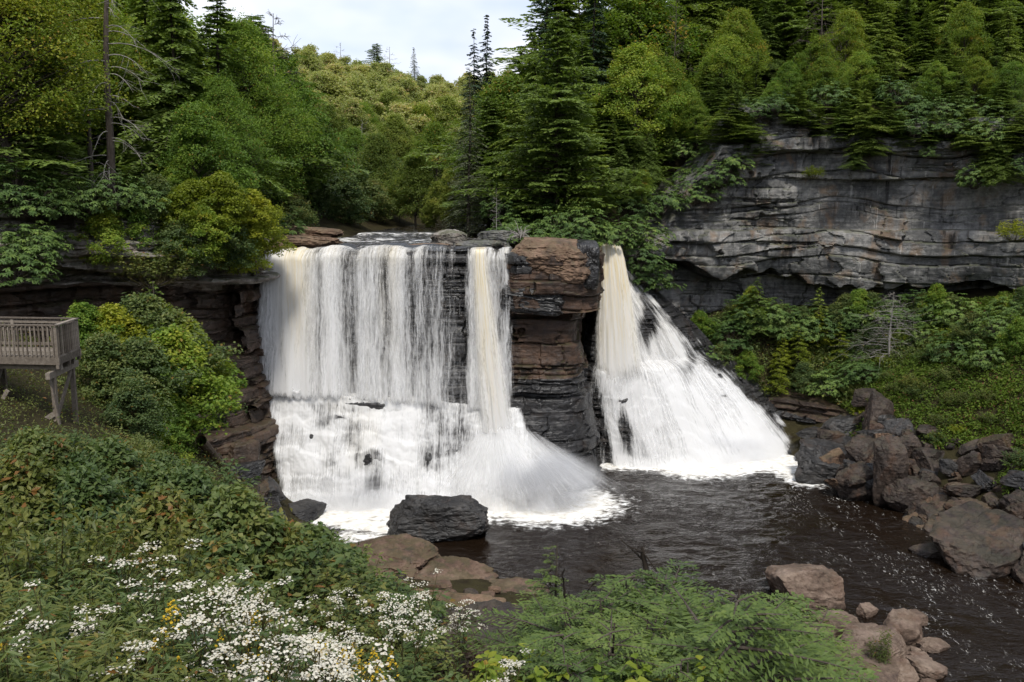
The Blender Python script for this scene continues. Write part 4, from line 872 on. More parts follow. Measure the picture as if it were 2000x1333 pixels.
# valley trees along the river above the falls
VAL = [(520, 250, 108), (560, 215, 100), (600, 232, 112), (640, 205, 120), (690, 250, 108), (735, 262, 100), (770, 225, 125), (810, 300, 96), (850, 240, 112), (880, 330, 90), (560, 300, 90), (610, 330, 95), (665, 330, 100), (720, 320, 104), (780, 350, 98), (840, 390, 92), (545, 350, 84), (905, 300, 100), (500, 190, 96), (650, 260, 128), (820, 205, 135), (585, 180, 128), (705, 200, 138), (760, 180, 146), (870, 190, 140), (540, 165, 120)]
for k, (px, top, Y) in enumerate(VAL):
    tree_px(('val0', 'val1', 'yellow0', 'val2', 'broad3', 'val1')[k % 6], px, top, Y, 'green broadleaf tree in the valley above the falls, ' + ('left' if px < 640 else 'middle' if px < 780 else 'right') + (' and far back' if Y > 115 else ' and close to the river'), G_VAL, wide=1.15)
for k in range(30):                                                # river-bank bushes closing the forest floor
    sgn = -1 if k % 2 else 1; Y = 80 + 32 * r.random(); x = -7.2 + sgn * (6.5 + 6 * r.random())
    plant(('big0', 'big1', 'rho0', 'big1')[k % 4], x, Y, 3 + 2.5 * r.random(), 'leafy bush on the %s river bank above the falls' % ('left' if sgn < 0 else 'right'), 'bushes on the river bank above the falls', wide=1.2)
# right-hand forest: hemlocks and spruces
CON = [('hem1', 1090, 25, 73, 'tall full hemlock rising behind the headland, crown cut by no other tree'), ('spruce0', 925, 55, 92, 'left of two dark spruces against the sky'), ('spruce1', 950, 28, 96, 'right of two dark spruces against the sky'),
       ('spruce0', 1065, -90, 86, 'dark spruce with drooping boughs left of the tall hemlock'), ('spruce1', 1165, -120, 88, 'dark tall spruce right of the tall hemlock'), ('grey0', 915, 130, 76, 'grey thin-needled spruce at the river edge above the falls')]
for key, px, top, Y, lab in CON: tree_px(key, px, top, Y, lab, wide=1.0)
CON2 = [(1055, -40, 97), (1100, -70, 94), (1140, -80, 99), (1185, -60, 95), (1215, -90, 99), (1250, -60, 96), (1285, -90, 101), (1070, 60, 84), (1150, 40, 86), (1000, 95, 95), (1035, 110, 88), (985, 150, 88), (960, 190, 84), (1020, 190, 80), (1130, 130, 80), (1180, 60, 90), (1225, 40, 94), (1260, 90, 88), (1200, 170, 82), (1290, 20, 98), (1320, 60, 92), (1350, -20, 100), (1240, 200, 82), (1285, 160, 86),
        (1160, 250, 78), (1215, 280, 77), (1335, 130, 90), (1375, 70, 94), (1400, -40, 98), (1440, 20, 92), (1470, -60, 100), (1500, 10, 94), (1540, -40, 96), (1580, 30, 92), (1620, -50, 98), (1655, 20, 91), (1690, -60, 96), (1730, 10, 90), (1770, -40, 94), (1810, 15, 88), (1850, -60, 92), (1890, 5, 87), (1930, -40, 90), (1975, 10, 86), (2020, -30, 88),
        (1385, 120, 87), (1430, 90, 88), (1600, 70, 88), (1710, 80, 86), (1100, 170, 77), (1060, 200, 78), (1130, 300, 74), (1185, 330, 73.5), (1255, 330, 75), (1850, 70, 84), (1950, 70, 82), (1545, 60, 89), (1310, 230, 83), (1270, 260, 79),  (1365, 190, 82.5),   (1400, 150, 84), (1230, 330, 75.5), (1190, 220, 79), (1150, 180, 82), (1260, 390, 73.5)]
for k, (px, top, Y) in enumerate(CON2):
    tree_px(('hem1', 'hem2', 'hem3', 'hem0', 'hem2', 'yellow0' if k % 2 else 'grey0')[k % 6] , px, top, Y, ('yellow-green broadleaf tree ' if k % 2 else 'grey thin-needled spruce ') + ('among the hemlocks above the grey cliff' if px > 1380 else 'among the hemlocks right of the river') if k % 6 == 5 else 'layered green hemlock ' + ('above the smooth wall of the grey cliff' if px > 1640 else 'above the broken end of the grey cliff' if px > 1380 else 'right of the tall full hemlock' if px > 1110 else 'left of the tall full hemlock'), G_CON, wide=1.0 + .5 * r.random(), tilt=(r.normal(0, .05), r.normal(0, .05)))
for k, (px, top, Y) in enumerate(((1240, 90, 84), (1300, 110, 87), (1420, 70, 89), (1480, 100, 86.5), (1540, 120, 86), (1610, 110, 85.5), (1680, 100, 85), (1750, 110, 84), (1830, 120, 82), (1910, 110, 81), (1980, 120, 79), (1200, 240, 78.5), (1340, 160, 86), (1140, 350, 72.5), (1370, 250, 84), (1430, 160, 85.5), (1510, 160, 84.5), (1640, 150, 83.5), (1790, 160, 81.5), (1870, 150, 80))):
    tree_px(('broad0', 'yellow1', 'broad2', 'hem3')[k % 4], px, top, Y, ('small broadleaf tree' if k % 4 != 3 else 'short hemlock') + (' behind the rim of the grey cliff' if px > 1400 else ' on the slope among the hemlocks'), 'small trees along the cliff rim', wide=1.2)
for k in range(60):                                                # forest behind, closes the gaps
    x = 5 + 62 * r.random(); Y = 96 + 22 * r.random()
    if x / Y < 0.06: continue
    plant(('hem1', 'hem2', 'hem3')[k % 3], x, Y, 11 + 6 * r.random(), 'hemlock deep in the forest behind the grey cliff', G_CON, wide=1.25)
# rhododendrons and bushes along the cliff rim and over the slope beside the headland
RH = [(1330, 330, 83), (1380, 320, 83.5), (1045, 400, 67.5), (1090, 395, 68.5), (1135, 390, 69), (1180, 400, 70), (1220, 410, 71), (1260, 420, 72.5), (1075, 425, 66.5), (1120, 425, 67), (1245, 460, 71.5), (1005, 390, 70), (975, 370, 73), (1020, 350, 75), (1070, 345, 74), (1160, 350, 74), (1230, 365, 76), (1290, 340, 78),  (1250, 495, 71.5), (1280, 500, 73),
      (1370, 290, 81.5), (1345, 255, 82.5), (1400, 255, 82), (1440, 245, 82), (1395, 215, 84), (1450, 180, 84), (1500, 170, 83.5)]
for k, (px, top, Y) in enumerate(RH):
    p = at(px, top, Y); zg = min(Hs(p[0], Y), p[2] - 2.2)
    plant(('rho0', 'rho1', 'rho2')[k % 3], p[0], Y, 2.5 + .5 * (k % 3), ('rhododendron on the slope right of the headland, beside the narrow falls' if px > 1160 else 'rhododendron on the low bank behind the brown headland rock') if top > 380 else ('rhododendron at the end of the grey cliff, under the hemlocks' if px > 1290 else 'rhododendron on the slope under the tall hemlock'), 'rhododendrons on the slope beside the falls', z=p[2] - 2.4 - .5 * (k % 3), wide=1.2)
RIMB = [(1560, 175, 82, 'hem2'), (1620, 160, 82, 'rho1'), (1670, 170, 81, 'hem1'), (1720, 175, 80.5, 'hem3'), (1760, 150, 80, 'rho0'), (1800, 180, 79, 'rho2'), (1840, 190, 78, 'rho1'), (1880, 160, 77.5, 'hem2'), (1915, 190, 77, 'rho0'), (1960, 170, 76, 'hem1'), (2000, 190, 75, 'rho2'), (1535, 200, 83, 'rho0'), (1590, 200, 82, 'hem3')]
for k, (px, top, Y, key) in enumerate(RIMB):
    p = at(px, top, Y + 1.0); plant(key, p[0], Y + 1.0, 4.2 if key[0] == 'h' else 3.0, 'bushy evergreen on the rim of the grey cliff', 'evergreens along the rim of the grey cliff', z=Hs(p[0], Y + 1.0) - .3 if False else p[2] - (3.6 if key[0] == 'h' else 2.4), wide=1.7 if key[0] == 'h' else 1.3)
HANG = [(1425, 230, 'hem1', 4.2), (1455, 260, 'hem1', 4.0), (1430, 300, 'rho2', 3.0), (1470, 300, 'hem3', 3.0), (1400, 330, 'rho1', 3.0), (1360, 360, 'rho0', 3.0), (1560, 205, 'hem1', 3.4), (1600, 225, 'hem3', 3.0), (1650, 235, 'hem1', 3.6), (1690, 215, 'hem2', 4.0), (1735, 225, 'hem1', 3.2), (1780, 235, 'rho0', 2.4), (1820, 245, 'hem3', 3.4), (1855, 235, 'rho2', 2.4), (1890, 250, 'hem1', 3.6), (1925, 245, 'rho1', 2.6), (1965, 255, 'hem2', 3.6), (1995, 250, 'hem1', 3.4), (1520, 195, 'rho1', 2.2), (1480, 205, 'rho0', 2.2), (1440, 200, 'hem3', 3.0), (1760, 260, 'hem1', 2.6), (1935, 300, 'hem1', 2.6), (1975, 310, 'rho0', 2.2)]
for px, py, key, h in HANG:
    X_ = np.linspace(13, 58, 200); Yc = np.interp(X_, [12.5, 15.2, 22, 30, 38, 46, 58], [76.5, 79.2, 80.3, 79.3, 76.3, 71.8, 64]); Yq = float(Yc[np.argmin(np.abs(1000 + FPX * X_ / Yc / 1.0 - px))]) - .7
    p = at(px, py, Yq); plant(key, p[0], Yq, h, ('hemlock' if key[0] == 'h' else 'rhododendron') + ' hanging over the top edge of the grey cliff, ' + ('near its left end' if px < 1580 else 'middle' if px < 1800 else 'near the right picture edge'), 'plants hanging over the cliff edge', z=p[2] - h * .55, wide=1.9 if key[0] == 'h' else 1.25)
# hanging boughs in front of the cliff
for px, py, Y, h, lab in ((1700, 255, 77.5, 3.6, 'light green hemlock bough hanging over the middle of the cliff'), (1670, 300, 77.3, 2.2, 'small hemlock on the ledge under the hanging bough'), (1950, 300, 73.0, 4.0, 'dark hemlock clinging to the far right part of the cliff'), (1905, 330, 73.6, 2.6, 'small rhododendron on the cliff ledge near the right edge'), (1985, 440, 71.5, 2.0, 'low green bush on the lower cliff near the right edge'), (1815, 290, 75.4, 1.2, 'small bush on the upper ledge of the smooth cliff wall'), (1590, 330, 78.6, 1.3, 'yellow-green tuft on the cliff ledge above the pale block')):
    p = at(px, py, Y); plant('hem2' if h > 2.1 and px != 1905 else ('rho1' if px in (1905, 1815) else 'fresh0'), p[0], Y, h, lab, z=p[2] - h * 0.6, wide=1.9 if h > 2.1 and px != 1905 else 1.0)
# left-bank forest
LEFT = [('tall0', -10, -230, 47, 'large yellow-green broadleaf tree in the top left corner'), ('tall0', 95, -160, 60, 'yellow-green broadleaf tree beside the tall bare-limbed trunk'), ('hem1', 20, -60, 50, 'dark hemlock at the far left edge behind the ledge'),
        ('hem2', 330, -80, 62, 'dark hemlock with layered boughs right of the tall trunk'), ('hem3', 420, -60, 66, 'dark hemlock at the skyline edge of the left forest'), ('tall1', 470, 40, 72, 'green broadleaf tree that meets the sky at the edge of the left forest'), ('broad1', 545, 110, 80, 'green broadleaf tree sloping down to the river gap'),
        ('tall1', 425, 150, 62, 'mid-green broadleaf tree above the yellow bush'), ('broad3', 510, 200, 72, 'broadleaf tree with hanging layers left of the river gap'), ('hem0', 370, 60, 66, 'hemlock behind the dead grey boughs'), ('broad2', 570, 260, 84, 'low broadleaf tree over the dark river bank'), ('hem2', 280, -100, 70, 'dark hemlock far behind the tall trunk'), ('hem1', 160, -60, 66, 'dark hemlock between the yellow-green trees'), ('broad1', 380, 200, 57, 'fresh green maple standing over the ledge')]
for key, px, top, Y, lab in LEFT: tree_px(key, px, top, Y, lab, wide=1.15)
for k in range(26):
    px = -150 + 680 * r.random(); Y = 72 + 30 * r.random()
    plant(('hem1', 'broad0', 'hem3', 'broad2')[k % 4], (px - 1000) / FPX * Y, Y, 12 + 6 * r.random(), 'tree deep in the shaded left forest', G_LEFT, wide=1.25)
# tall trunk with dead boughs
o = empty('pine_tree'); p = at(205, 290, 50); o.location = (p[0], 50, gz(p[0], 50) - .2)
tz = np.linspace(0, 17, 12); ob('trunk', mesh('trunk', *tube(np.stack([0.055 * tz + 0.1 * np.sin(tz * .5), 0 * tz, tz], 1), 0.26 - .012 * tz, 9)), M_BARK, o)
rb = np.random.default_rng(5)
for k in range(30):
    t = 2.6 + 12 * (k + rb.random()) / 30; a = rb.normal(-0.3, 0.9) + (0 if k % 3 else math.pi); Lb = 1.6 + 2.4 * rb.random(); q = np.linspace(0, 1, 7)
    d = np.array([math.cos(a), -abs(math.sin(a)) * .7, 0]); b = np.array([.055 * t, 0, t]); acc = Acc()
    pts = b + d * (Lb * q)[:, None] + np.array([0, 0, 1]) * (Lb * (0.15 * q - .55 * q ** 2))[:, None]; acc.add(*tube(pts, .034 * (1 - .85 * q), 4))
    for j in range(7):
        s = .35 + .6 * rb.random(); bb = np.array([np.interp(s, q, pts[:, m_]) for m_ in range(3)]); e = bb + (d * .5 + rb.normal(0, .35, 3) - np.array([0, 0, .3])) * Lb * .45; acc.add(*tube(np.array([bb, (bb + e) / 2 + rb.normal(0, .06, 3), e]), np.array([.012, .008, .003]), 3))
    ob('dead_branch', acc.mesh('dead_branch'), M_DEAD, o)
tag(o, 'tall bare grey trunk with drooping dead branches in the left forest', 'tree')
for px, Yt, h, lab in ((150, 56, 9, 'thin dark trunk left of the tall bare trunk'), (190, 52, 6, 'short dark trunk just left of the tall bare trunk')):
    o = empty('tree_trunk'); x = (px - 1000) / FPX * Yt; o.location = (x, Yt, gz(x, Yt) - .2); tz = np.linspace(0, h, 8); ob('trunk', mesh('trunk', *tube(np.stack([.02 * tz, 0 * tz, tz], 1), .17 - .008 * tz, 8)), M_BARK, o); tag(o, lab, 'tree')
# shrubs on the left ledge
LB = [('bigy', 375, 350, 52, 'bright bush left of the overhanging yellow-green bush'), ('bigy', 460, 430, 54.5, 'light green bush drooping over the bluff beside the falls'), ('bigy', 510, 400, 57, 'yellow-green bush nearest the lip of the falls'), ('big0', 200, 400, 48.5, 'green bush over the left half of the pale ledge'), ('bigy', 430, 335, 52.5, 'bright yellow-green bush overhanging the ledge left of the falls'), ('bigy', 490, 370, 54.5, 'bright green bush drooping towards the lip of the falls'), ('big0', 395, 400, 51, 'green bush on the ledge below the bright bush'), ('big1', 440, 420, 53, 'dark green bush hanging over the bluff beside the falls'), ('big1', 300, 340, 52, 'dark bush between the trunk and the bright bush'), ('big0', 350, 310, 56, 'green bush behind the bright yellow-green bush'),
      ('rho0', 60, 330, 45.5, 'rhododendron on the left ledge'), ('rho1', 20, 300, 45, 'rhododendron at the left picture edge'), ('rho2', 110, 340, 47, 'dark rhododendron over the pale ledge'), ('rho0', 160, 330, 48, 'rhododendron under the leaning trunks'), ('rho1', 215, 320, 49, 'rhododendron at the foot of the tall bare trunk'), ('rho2', 265, 330, 50.5, 'rhododendron right of the tall bare trunk'), ('rho2', 75, 400, 45.5, 'rhododendron above the left end of the pale ledge'), ('big1', 345, 430, 50.5, 'dark bush draping over the right end of the pale ledge'), ('big0', 250, 380, 50, 'green bush above the middle of the pale ledge'), ('red1', 290, 470, 48.5, 'reddish twiggy bush hanging from the pale ledge'), ('rho0', 40, 420, 43.8, 'rhododendron hanging down at the left edge'), ('rho1', 15, 460, 42.5, 'rhododendron low at the left edge above the platform'), ('rho0', 545, 395, 66, 'low bush beside the flat ledges above the falls'), ('big1', 575, 385, 72, 'bush over the flat ledges above the falls')]
for key, px, top, Y, lab in LB:
    p = at(px, top, Y); zg = Hs(p[0], Y); h = 3.2 if key[0] == 'b' else 2.4
    plant(key, p[0], Y, h, lab, z=min(max(zg - .2, p[2] - h), p[2] - h * .9), wide=1.25)
# ------------------------------------------------------------------ left slope below the bluff
LS = [('big0', 160, 590, 40), ('bigy', 215, 595, 41), ('big1', 275, 575, 42.5), ('bigy', 310, 595, 43), ('big0', 345, 620, 44), ('big1', 325, 605, 42.5), ('big0', 330, 640, 40), ('big1', 270, 660, 38), ('big0', 335, 725, 40), ('big0', 320, 760, 38), ('big1', 260, 740, 35), ('big0', 325, 820, 38), ('big1', 350, 690, 42), ('big1', 200, 650, 37), ('big0', 305, 830, 36)]
for k, (key, px, top, Y) in enumerate(LS):
    p = at(px, top, Y); zg = Hs(p[0], Y); h = max(2.6, min(5, p[2] - zg))
    plant(key, p[0], Y, h, ('bright yellow-green' if key == 'bigy' else 'tall leafy') + ' shrub under the left bluff, ' + ('close to the falls' if px > 390 else 'just right of the wooden platform' if px < 280 else 'between the platform and the falls') + (', high up' if top < 650 else ', low down'), 'tall shrubs on the slope under the left bluff', z=p[2] - h, wide=1.25)
tree_px('sap0', 300, 545, 43, 'reddish thin sapling against the dark bluff', wide=.8)
cnt = 0
for k in range(900):                                                # leafy slope in front
    px = -60 + 860 * r.random(); Y = 8.5 + 31 * r.random() ** .8; x = (px - 1000) / FPX * Y
    z = Hs(x, Y)
    if z < 2.4 or rim_sd(np.array([x]), np.array([Y]))[0] > -2: continue
    hh = (0.85 + .5 * r.random() + 1.5 * max(0., float(noise(np.array([x * .33]), np.array([Y * .33]), np.array([0.]), 88)[0])) ) * (0.75 if px > 560 else 1)
    p_ = pix(x, Y, z + hh * .9)
    lim = np.interp(p_[0], [-100, 190, 230, 340, 400, 520, 620, 760, 820], [790, 835, 790, 860, 975, 1025, 1060, 1160, 1260])
    if p_[1] < lim - 10: continue
    if -17.5 < x < -14.7 and 29 < Y < 33: continue
    if cnt >= 250: break
    cnt += 1
    plant(('shr2', 'shr1', 'shr2', 'red0', 'shr3', 'red1')[k % 6] if Y > 11 else ('shr0', 'shr2')[k % 2], x, Y, hh, ('low ' if hh < 1.05 else 'tall ' if hh > 1.4 else 'mid-height ') + ('reddish-green' if k % 6 in (3, 5) and Y > 11 else 'green') + ' shrub in the near thicket, ' + ('around and below the wooden platform' if p_[0] < 260 and p_[1] < 950 else 'below the fallen logs' if p_[1] < 1040 and p_[0] > 380 else 'between the platform and the white flowers' if p_[0] < 380 and p_[1] < 1150 else 'at the lower left corner' if p_[0] < 250 else 'beside the brown shore slab' if p_[0] > 560 and p_[1] < 1190 else 'in the middle of the slope' if p_[1] < 1150 else 'among the white flowers'), 'shrub thicket on the near left slope', z=z - .05, wide=1.15)
wk = np.random.default_rng(61)
for k in range(46):                                                 # taller stalks standing out of the thicket
    px = 20 + 560 * wk.random(); Y = 11 + 20 * wk.random(); x = (px - 1000) / FPX * Y; z = Hs(x, Y); hh = 1.5 + 1.0 * wk.random(); q = pix(x, Y, z + hh)
    if q[1] < np.interp(q[0], [-100, 190, 230, 340, 400, 520, 620], [790, 840, 800, 880, 985, 1035, 1080]): continue
    plant(('red1', 'yellow_stalk', 'red0')[k % 3] if False else ('red1', 'shr2', 'red0')[k % 3], x, Y, hh, ('reddish' if k % 3 != 1 else 'fine-leaved green') + ' stalks standing tall out of the thicket, ' + ('near the platform' if q[0] < 260 else 'mid-slope' if q[0] < 430 else 'towards the falls') + (', upper part' if q[1] < 1000 else ', lower part'), 'tall stalks in the near thicket', wide=.6)
# right slope
RS = [('sap1', 1600, 610, 76), ('sap1', 1640, 640, 75), ('sap0', 1480, 535, 75.5), ('sap1', 1560, 640, 74.5), ('rho0', 1380, 640, 74.5), ('rho1', 1430, 630, 75.5), ('sap1', 1530, 660, 74.8), ('rho2', 1360, 600, 75.5), ('big1', 1410, 680, 74.2), ('big0', 1460, 690, 74), ('sap1', 1520, 700, 73.6), ('big1', 1570, 710, 73), ('rho0', 1620, 720, 72), ('rho1', 1660, 700, 72), ('big1', 1700, 640, 74), ('rho2', 1690, 690, 71), ('sap0', 1600, 570, 77), ('big0', 1650, 600, 77), ('rho0', 1560, 590, 77.5), ('rho1', 1450, 600, 77), ('big1', 1500, 620, 76.5), ('rho2', 1330, 590, 75), ('big1', 1900, 620, 67), ('rho0', 1950, 600, 66), ('big0', 1990, 630, 63), ('rho1', 1850, 650, 67.5), ('rho2', 1990, 600, 68), ('rho0', 1930, 660, 64)]
for k, (key, px, top, Y) in enumerate(RS):
    p = at(px, top, Y); zg = Hs(p[0], Y); h = 3.4 if key[0] == 's' else 2.6
    lab = 'bright green sapling on the slope below the grey cliff' if key[0] == 's' else ('rhododendron' if key[0] == 'r' else 'leafy bush') + ' below the grey cliff, ' + ('at the right picture edge' if px > 1800 else 'beside the fan of the right falls' if px < 1480 else 'between the right falls and the leafless bush')
    if (px, top) == (1480, 535): lab = 'pale yellow-brown thin sapling under the cliff overhang'; h = 5.0
    plant(key, p[0], Y, h, lab, 'bushes below the grey cliff', z=min(p[2] - h * .85, zg + 1.5), wide=1.2)
kk = 0
while kk < 90:                                                      # weeds and small shrubs over the right bank
    x = 26 + 18 * r.random(); y = 52 + 24 * r.random(); z = Hs(x, y)
    if z < 3.6 or rim_sd(np.array([x]), np.array([y]))[0] > -1.5: continue
    key = ('shr1', 'red0', 'fresh0', 'shr3', 'red1', 'rho1')[kk % 6]; kk += 1
    plant(key, x, y, .7 + .9 * r.random() ** 2 + (.5 if key == 'rho1' else 0), {'s': 'green', 'r': 'reddish', 'f': 'bright green'}.get(key[0] if key != 'rho1' else 's') + ' low shrub among the weeds of the right bank, ' + ('above the talus' if y < 64 else 'near the cliff foot'), 'low shrubs on the right bank', wide=1.25)
for k in range(34):
    px = 1325 + 690 * r.random(); Yq = 76.6 - max(0, (px - 1700) / 300) * 6.8; p = at(px, 560 + 30 * r.random(), Yq); key = ('rho1', 'big1', 'rho0', 'big0')[k % 4]; h = 2.4 + 1.0 * r.random()
    plant(key, p[0], Yq, h, ('rhododendron' if key[0] == 'r' else 'leafy bush') + ' standing before the dark cliff overhang, ' + ('left' if px < 1550 else 'middle' if px < 1780 else 'right') + ' part', 'bushes before the cliff overhang', z=min(p[2] - h * .85, Hs(p[0], Yq) + .8), wide=1.15)
for k in range(22):
    px = 1340 + 620 * r.random(); Yq = 77.4 - max(0, (px - 1700) / 300) * 6.5; p = at(px, 585 + 35 * r.random(), Yq); key = ('rho0', 'shr2', 'big1', 'sap1', 'rho2')[k % 5]; h = (1.6, 1.4, 2.4, 2.6, 1.4)[k % 5]
    plant(key, p[0], Yq, h, {'r': 'small rhododendron', 's': 'small bush', 'b': 'leafy bush'}[key[0]] + ' in the shade of the cliff overhang, ' + ('left' if px < 1550 else 'middle' if px < 1750 else 'right'), 'plants under the cliff overhang', z=min(p[2] - h * .8, Hs(p[0], Yq) + .6), wide=1.2)
tree_px('bare1', 1745, 570, 72, 'grey leafless bush below the cliff on the right', wide=1.3)
tree_px('twiggy', 1610, -60, 88, 'grey dead conifer with bare limbs above the cliff', wide=.7); tree_px('twiggy', 1320, -20, 88, 'slim dead stem among the hemlocks right of the river', wide=.5)
tree_px('bare0', 970, 368, 68.5, 'small bleached dead stem above the headland', wide=.6)
tree_px('twiggy', 535, 25, 78, 'leafless twiggy treetop against the sky at the left forest edge', wide=.9)
# ground cover
def cover(name, label, pts, per, spread, hgt, ll, lw, mat, seed, dirup=.5):
    r = np.random.default_rng(seed); n = len(pts) * per; B = np.repeat(pts, per, 0)
    C = B + np.stack([r.normal(0, spread, n), r.normal(0, spread, n), hgt * r.random(n)], 1)
    T = unit(r.normal(size=(n, 3)) * np.array([1, 1, .5]) + np.array([0, 0, dirup])); Nn = unit(np.array([0, 0, 1.]) + .5 * r.normal(size=(n, 3)))
    V, F = kites(C, T, Nn, ll * (.5 + r.random(n)), lw * (.6 + .8 * r.random(n)))
    tn = np.clip(.45 + .2 * r.normal(size=n) + .22 * noise(C[:, 0] * .5, C[:, 1] * .5, 0 * C[:, 0], seed), 0, .965); tn = np.where(r.random(n) < .04, 1, tn)
    return tag(ob(name, mesh(name, V, F, False, fattr={'tint': tn}), mat), label, kind='stuff')
def scatter(n, seed, x0, x1, y0, y1, cond):
    r = np.random.default_rng(seed); x = x0 + (x1 - x0) * r.random(n); y = y0 + (y1 - y0) * r.random(n); z = H(x, y); k = cond(x, y, z) & (rim_sd(x, y) < -.6); return np.stack([x, y, z], 1)[k]
cover('undergrowth', 'low leafy undergrowth filling the near slope', scatter(5200, 31, -26, 16, 7, 42, lambda x, y, z: (z > 1.6) & (x < 9 + (z > 6) * 6)), 22, .22, .5, .10, .05, M_SHRUBB, 32)
cover('ground_cover', 'bright green weeds and moss covering the right bank', scatter(9000, 33, 25, 52, 45, 80, lambda x, y, z: (z > 3.3 + 1.4 * noise(x * .35, y * .35, 0 * x, 4)) & (y > 50)), 26, .22, .40, .20, .10, M_WEED, 34)
cover('undergrowth', 'mixed low growth on the slope below the grey cliff', scatter(3000, 35, 14, 34, 70, 81, lambda x, y, z: z > 3.5), 16, .3, .7, .22, .12, M_SHRUB, 36)
def scatter_up(n, seed, x0, x1, y0, y1, cond):
    r = np.random.default_rng(seed); x = x0 + (x1 - x0) * r.random(n); y = y0 + (y1 - y0) * r.random(n); z = H(x, y); k = cond(x, y, z) & (rim_sd(x, y) > 2.6); return np.stack([x, y, z], 1)[k]
cover('undergrowth', 'dark forest undergrowth behind the cliff rims', scatter_up(7000, 37, -45, 62, 44, 118, lambda x, y, z: (np.abs(x + 8) > 9) | (y > 115)), 14, .4, 1.1, .26, .14, M_RHODO, 38)

# ------------------------------------------------------------------ near plants
def findY(px, py, h, y0=6.5, y1=44):
    ys_ = np.linspace(y0, y1, 160); x = (px - 1000) / FPX * ys_ * 1.0
    for it in range(2):
        z = H(x, ys_) + h; dd = ys_ * cp - (z - CAM_Z) * sp_; x = (px - 1000) / FPX * dd
    _, q = pix(x, ys_, z); k = int(np.argmin(np.abs(q - py))); return x[k], ys_[k]
# ------------------------------------------------------------------ boulders and slabs
def ico(sub):
    bm = bmesh.new(); bmesh.ops.create_icosphere(bm, subdivisions=sub, radius=1.0)
    V = np.array([v.co[:] for v in bm.verts]); F = np.array([[v.index for v in f.verts] for f in bm.faces]); bm.free(); return unit(V), F
ICO = {k: ico(k) for k in (4, 5, 6)}
def boulder_mesh(seed, sub=5, npl=18, p=9.0, dmin=.52, dmax=.92, rough=.10, terr=.014, dims=(1, 1, 1), lay=5):
    D, F = ICO[sub]; r = np.random.default_rng(seed)
    rad = (np.abs(D) ** p).sum(1) ** (-1 / p)
    sup = lambda n: (np.abs(n) ** (p / (p - 1))).sum() ** ((p - 1) / p)
    for q in range(npl):
        n = unit(r.normal(size=3)); d = sup(n) * (dmin + (dmax - dmin) * r.random()); c = D @ n
        rad = np.where(c > 1e-3, np.minimum(rad, d / np.maximum(c, 1e-3)), rad)
    P = D * rad[:, None]
    n1 = fbm(P[:, 0] * 1.7, P[:, 1] * 1.7, P[:, 2] * 1.7, 5, seed, .55); n2 = fbm(P[:, 0] * 6, P[:, 1] * 6, P[:, 2] * 9, 4, seed + 3)
    P = P * (1 + rough * n1 + rough * .45 * n2)[:, None]
    ck = noise(P[:, 0] * 1.6 + .5 * n1, P[:, 1] * 1.6, P[:, 2] * 2.2 + .4 * n1, seed + 20); ck2 = noise(P[:, 0] * 3.5 + .5 * n1, P[:, 1] * 3.5, P[:, 2] * 4.5, seed + 21)
    P = P * (1 - rough * .45 * np.exp(-(ck / .05) ** 2) - rough * .2 * np.exp(-(ck2 / .06) ** 2))[:, None]
    zz = P[:, 2] * lay + 2.6 * n1 + .6 * P[:, 0] * (r.random() - .5) * 4; k = np.floor(zz); fr = zz - k
    off = terr * (hsh(k, 0 * k, 0 * k, seed) - .5) * 2 - terr * .9 * np.exp(-(np.minimum(fr, 1 - fr) / .10) ** 2)
    P[:, :2] *= (1 + off)[:, None]
    P = P / np.abs(P).max(0)
    return mesh('boulder', P * np.array(dims), F, False)
BM = [boulder_mesh(400 + q, 4 if q > 9 else 5, npl=14 + q % 7, p=(9, 12)[q % 2]) for q in range(14)]
BMM = {}
def bmesh_for(i, mat):
    if (i, mat.name) not in BMM: me = BM[i].copy(); me.materials.append(mat); BMM[(i, mat.name)] = me
    return BMM[(i, mat.name)]
rb = np.random.default_rng(77)
def boulder(name, i, px, pyb, wpx, hpx, zb, mat, label, cat='rock', group=None, deep=.8, rz=None, tilt=None, sink=.3):
    p = atz(px, pyb, zb) if zb is not None else None
    dist = np.linalg.norm(p - np.array([0, 0, CAM_Z])); ang = math.asin((CAM_Z - zb) / dist)
    w = wpx / FPX * dist; dep = w * deep; h = max(.25 * w, (hpx / FPX * dist - dep * .8 * math.sin(ang)) / math.cos(ang))
    o = ob(name, bmesh_for(i, mat)); hh = h * (1 + sink)
    o.scale = (w / 2 * 1.04, dep / 2, hh / 2); o.location = (p[0], p[1] + dep * .42, zb + h - hh / 2)
    o.rotation_euler = tuple((rb.normal(0, .10), rb.normal(0, .10)) if tilt is None else tilt) + (rb.normal(0, .35) if rz is None else rz,)
    return tag(o, label, cat, group)
